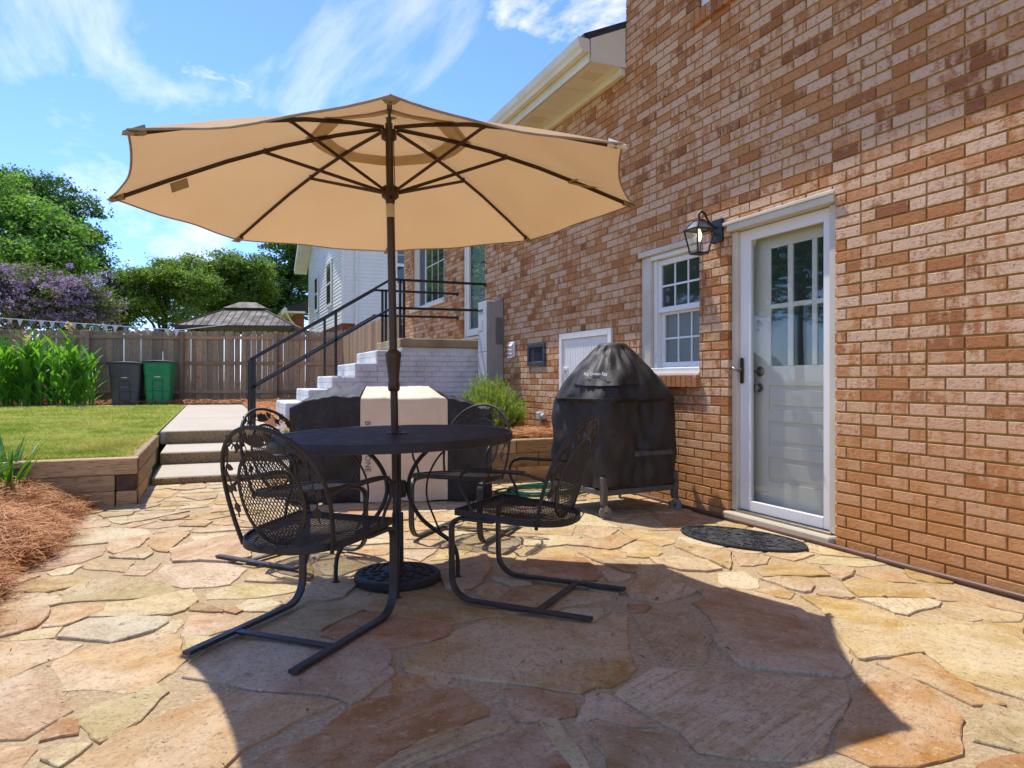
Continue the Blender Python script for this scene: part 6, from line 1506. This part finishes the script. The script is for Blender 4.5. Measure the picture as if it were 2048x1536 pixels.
# ------------------------------------------------------------------ pine straw
def straw(name, poly_fn, bbox, zfn, n, L=(.10, .20), r=.0013, seed=1, label=None, lift=.03):
    rng = np.random.default_rng(seed); x = rng.uniform(bbox[0], bbox[1], n*3); y = rng.uniform(bbox[2], bbox[3], n*3); k = poly_fn(x, y); x, y = x[k][:n], y[k][:n]; m_ = len(x)
    a = rng.uniform(0, 6.283, m_); l = rng.uniform(*L, m_); z = zfn(x, y)+rng.random(m_)**1.6*lift; tilt = rng.normal(size=m_)*.22; bend = rng.normal(size=m_)*.45
    S = 5; t = np.linspace(-.5, .5, S); V = []
    for s_ in t:
        aa = a+bend*s_*2; px_ = x+np.cos(aa)*l*s_; py_ = y+np.sin(aa)*l*s_; pz = z+tilt*l*s_-np.abs(s_)**2*l*.25+.02
        pz = np.maximum(pz, zfn(px_, py_)+.002); ww = r*(1-.6*abs(s_)*2)
        nx, ny = -np.sin(aa), np.cos(aa); V.append(np.stack([np.c_[px_-nx*ww, py_-ny*ww, pz], np.c_[px_+nx*ww, py_+ny*ww, pz+ww*.8]], 1))
    V = np.stack(V, 1).reshape(m_, S*2, 3); base = np.arange(m_)[:, None]*S*2; F = []
    for s_ in range(S-1): F.append(np.stack([base[:, 0]+2*s_, base[:, 0]+2*s_+1, base[:, 0]+2*s_+3, base[:, 0]+2*s_+2], 1))
    o = np_obj(name, V.reshape(-1, 3), np.concatenate(F), L_STRAW); tag(o, label, 'pine straw', kind='stuff'); return o
def bed_edge(y): return -.86+.05*np.sin(y*4.1)+.035*np.sin(y*9.7+1)+.02*np.sin(y*23)-.04*np.clip(4.4-y, 0, 3)-.02*np.maximum(0, y-5.9)
def bed_z(x, y):
    d = np.clip(bed_edge(y)-x, -.05, 3); h = .15*(1-np.exp(-np.maximum(d, 0)*4.5))+.04*np.clip(d, 0, 2)
    h = h+.02*np.exp(-(((x+1.25)/.45)**2+((y-6.15)/.4)**2))*np.clip(d*3, 0, 1)
    return h+.03*np.sin(x*13+y*7)*np.clip(d*4, 0, 1)+.015*np.sin(x*29-y*23)*np.clip(d*4, 0, 1)
bd = MB(); nx_, ny_ = 60, 90
def bedfn(i, j): y = 2.2+4.15*j; e = float(bed_edge(np.array(y))); x = e+.02-2.6*i**1.5; return (x, y, float(bed_z(np.array(x), np.array(y)))+.004*math.sin(x*60+y*47)-.006)
tag(bd.grid(bedfn, nx_, ny_).build('straw_bed_ground', STRAWBED, None, 180), kind='structure')
straw('pine_straw', lambda x, y: x < bed_edge(y)+.01, (-2.9, -.8, 2.3, 6.33), bed_z, 30000, (.13, .26), .0021, 5, 'orange pine straw mulch heaped along the patio edge', .075)
straw('pine_straw', lambda x, y: (x > bed_edge(y)-.02) & (x < bed_edge(y)+.07+.10*np.random.default_rng(3).random(len(x))**3), (-1.0, -.55, 2.3, 6.3), lambda x, y: np.full_like(x, .012), 500, (.06, .16), .0011, 6, 'loose pine needles scattered onto the flagstones at the bed edge', .008)
def hill(x, y): return ZL+.02+.13*np.exp(-(((x-.95)/.55)**2+((y-9.6)/1.6)**2))
straw('pine_straw', lambda x, y: (x > .74) & (x < 2.2) & ~((y > 8.85) & (y < 10.3) & (x > .8)), (.70, 2.3, 7.6, 19.8), hill, 15000, (.12, .24), .0032, 7, 'orange pine straw mulch around the foot of white stair', .05)
straw('pine_straw', lambda x, y: (x > 2.2) & (x < 3.4), (2.2, 3.4, 6.64, 8.85), lambda x, y: np.full_like(x, ZL+.02)+.05*np.exp(-((y-6.9)/.3)**2), 7000, (.12, .22), .0018, 8, 'pine straw mulch in the raised bed under the rosemary', .05)
straw('pine_straw', lambda x, y: (y > 22.47-.277*(x+5.15)-1.2) & (y < 22.47-.277*(x+5.15)-.05), (-9, 3.6, 19, 23.6), lambda x, y: np.full_like(x, ZL+.02), 16000, (.15, .28), .0055, 9, 'brown pine straw mulch along the foot of back fence', .10)

# ------------------------------------------------------------------ grass
def grass(n, seed):
    rng = np.random.default_rng(seed); u = rng.random(n); y = 6.52+(19.2-6.52)*u**1.35; x = -.64-rng.random(n)**1.0*(1.2+ (y-6.5)*.62); 
    keep = rng.random(n) > .12*(np.sin(x*3.1+y*1.7)+1)*.5; x, y = x[keep], y[keep]; n = len(x)
    patch = .5+.5*np.sin(x*2.3+1.1*np.sin(y*1.9))*np.sin(y*1.4+x); h = rng.uniform(.026, .066, n)*(.8+.5*patch); a = rng.uniform(0, 6.283, n); w = rng.uniform(.0016, .0030, n)*(1+(y-6.5)*.09); ln = rng.normal(size=(n, 2))*.5*h[:, None]
    z = np.full(n, ZL-.002); dx, dy = np.cos(a)*w, np.sin(a)*w
    V = np.stack([np.c_[x-dx, y-dy, z], np.c_[x+dx, y+dy, z], np.c_[x+ln[:, 0]*.4+dx*.7, y+ln[:, 1]*.4+dy*.7, z+h*.6], np.c_[x+ln[:, 0], y+ln[:, 1], z+h]], 1).reshape(-1, 3)
    return np_obj('lawn_grass', V, np.arange(len(V)).reshape(-1, 4), L_GRASS)
tag(grass(210000, 5), 'short mown green grass covering the lawn', 'grass', kind='stuff')
# leaf litter, twigs and grit strewn over the patio
def litter(n, seed):
    rng = np.random.default_rng(seed); x = rng.uniform(-.8, 3.35, n); y = rng.uniform(1.9, 7.3, n); C = np.c_[x, y, np.full(n, .016)]; a = rng.uniform(0, 6.283, n); l = rng.uniform(.006, .020, n)*(1+(rng.random(n) < .06)*1.2)
    d = np.c_[np.cos(a), np.sin(a), rng.uniform(-.1, .3, n)]*l[:, None]; w = np.c_[-np.sin(a), np.cos(a), rng.uniform(-.2, .2, n)]*(l*rng.uniform(.10, .28, n))[:, None]; up = np.c_[np.zeros(n), np.zeros(n), rng.uniform(.001, .006, n)]
    V = np.stack([C-d, C+w+up, C+d, C-w+up], 1).reshape(-1, 3); return np_obj('leaf_litter', V, np.arange(4*n).reshape(-1, 4), leafmat('dry_litter', ['#4a3524', '#6b4c30', '#8a6a44', '#5a4a3a'], .05, .9, (1, 1, 1)))
tag(litter(520, 8), 'dry leaf bits and twigs strewn over the flagstones', 'leaf litter', kind='stuff')
print('objects', len(bpy.data.objects), 'tris', sum(len(o.data.polygons)*2 for o in bpy.data.objects if o.type == 'MESH'))
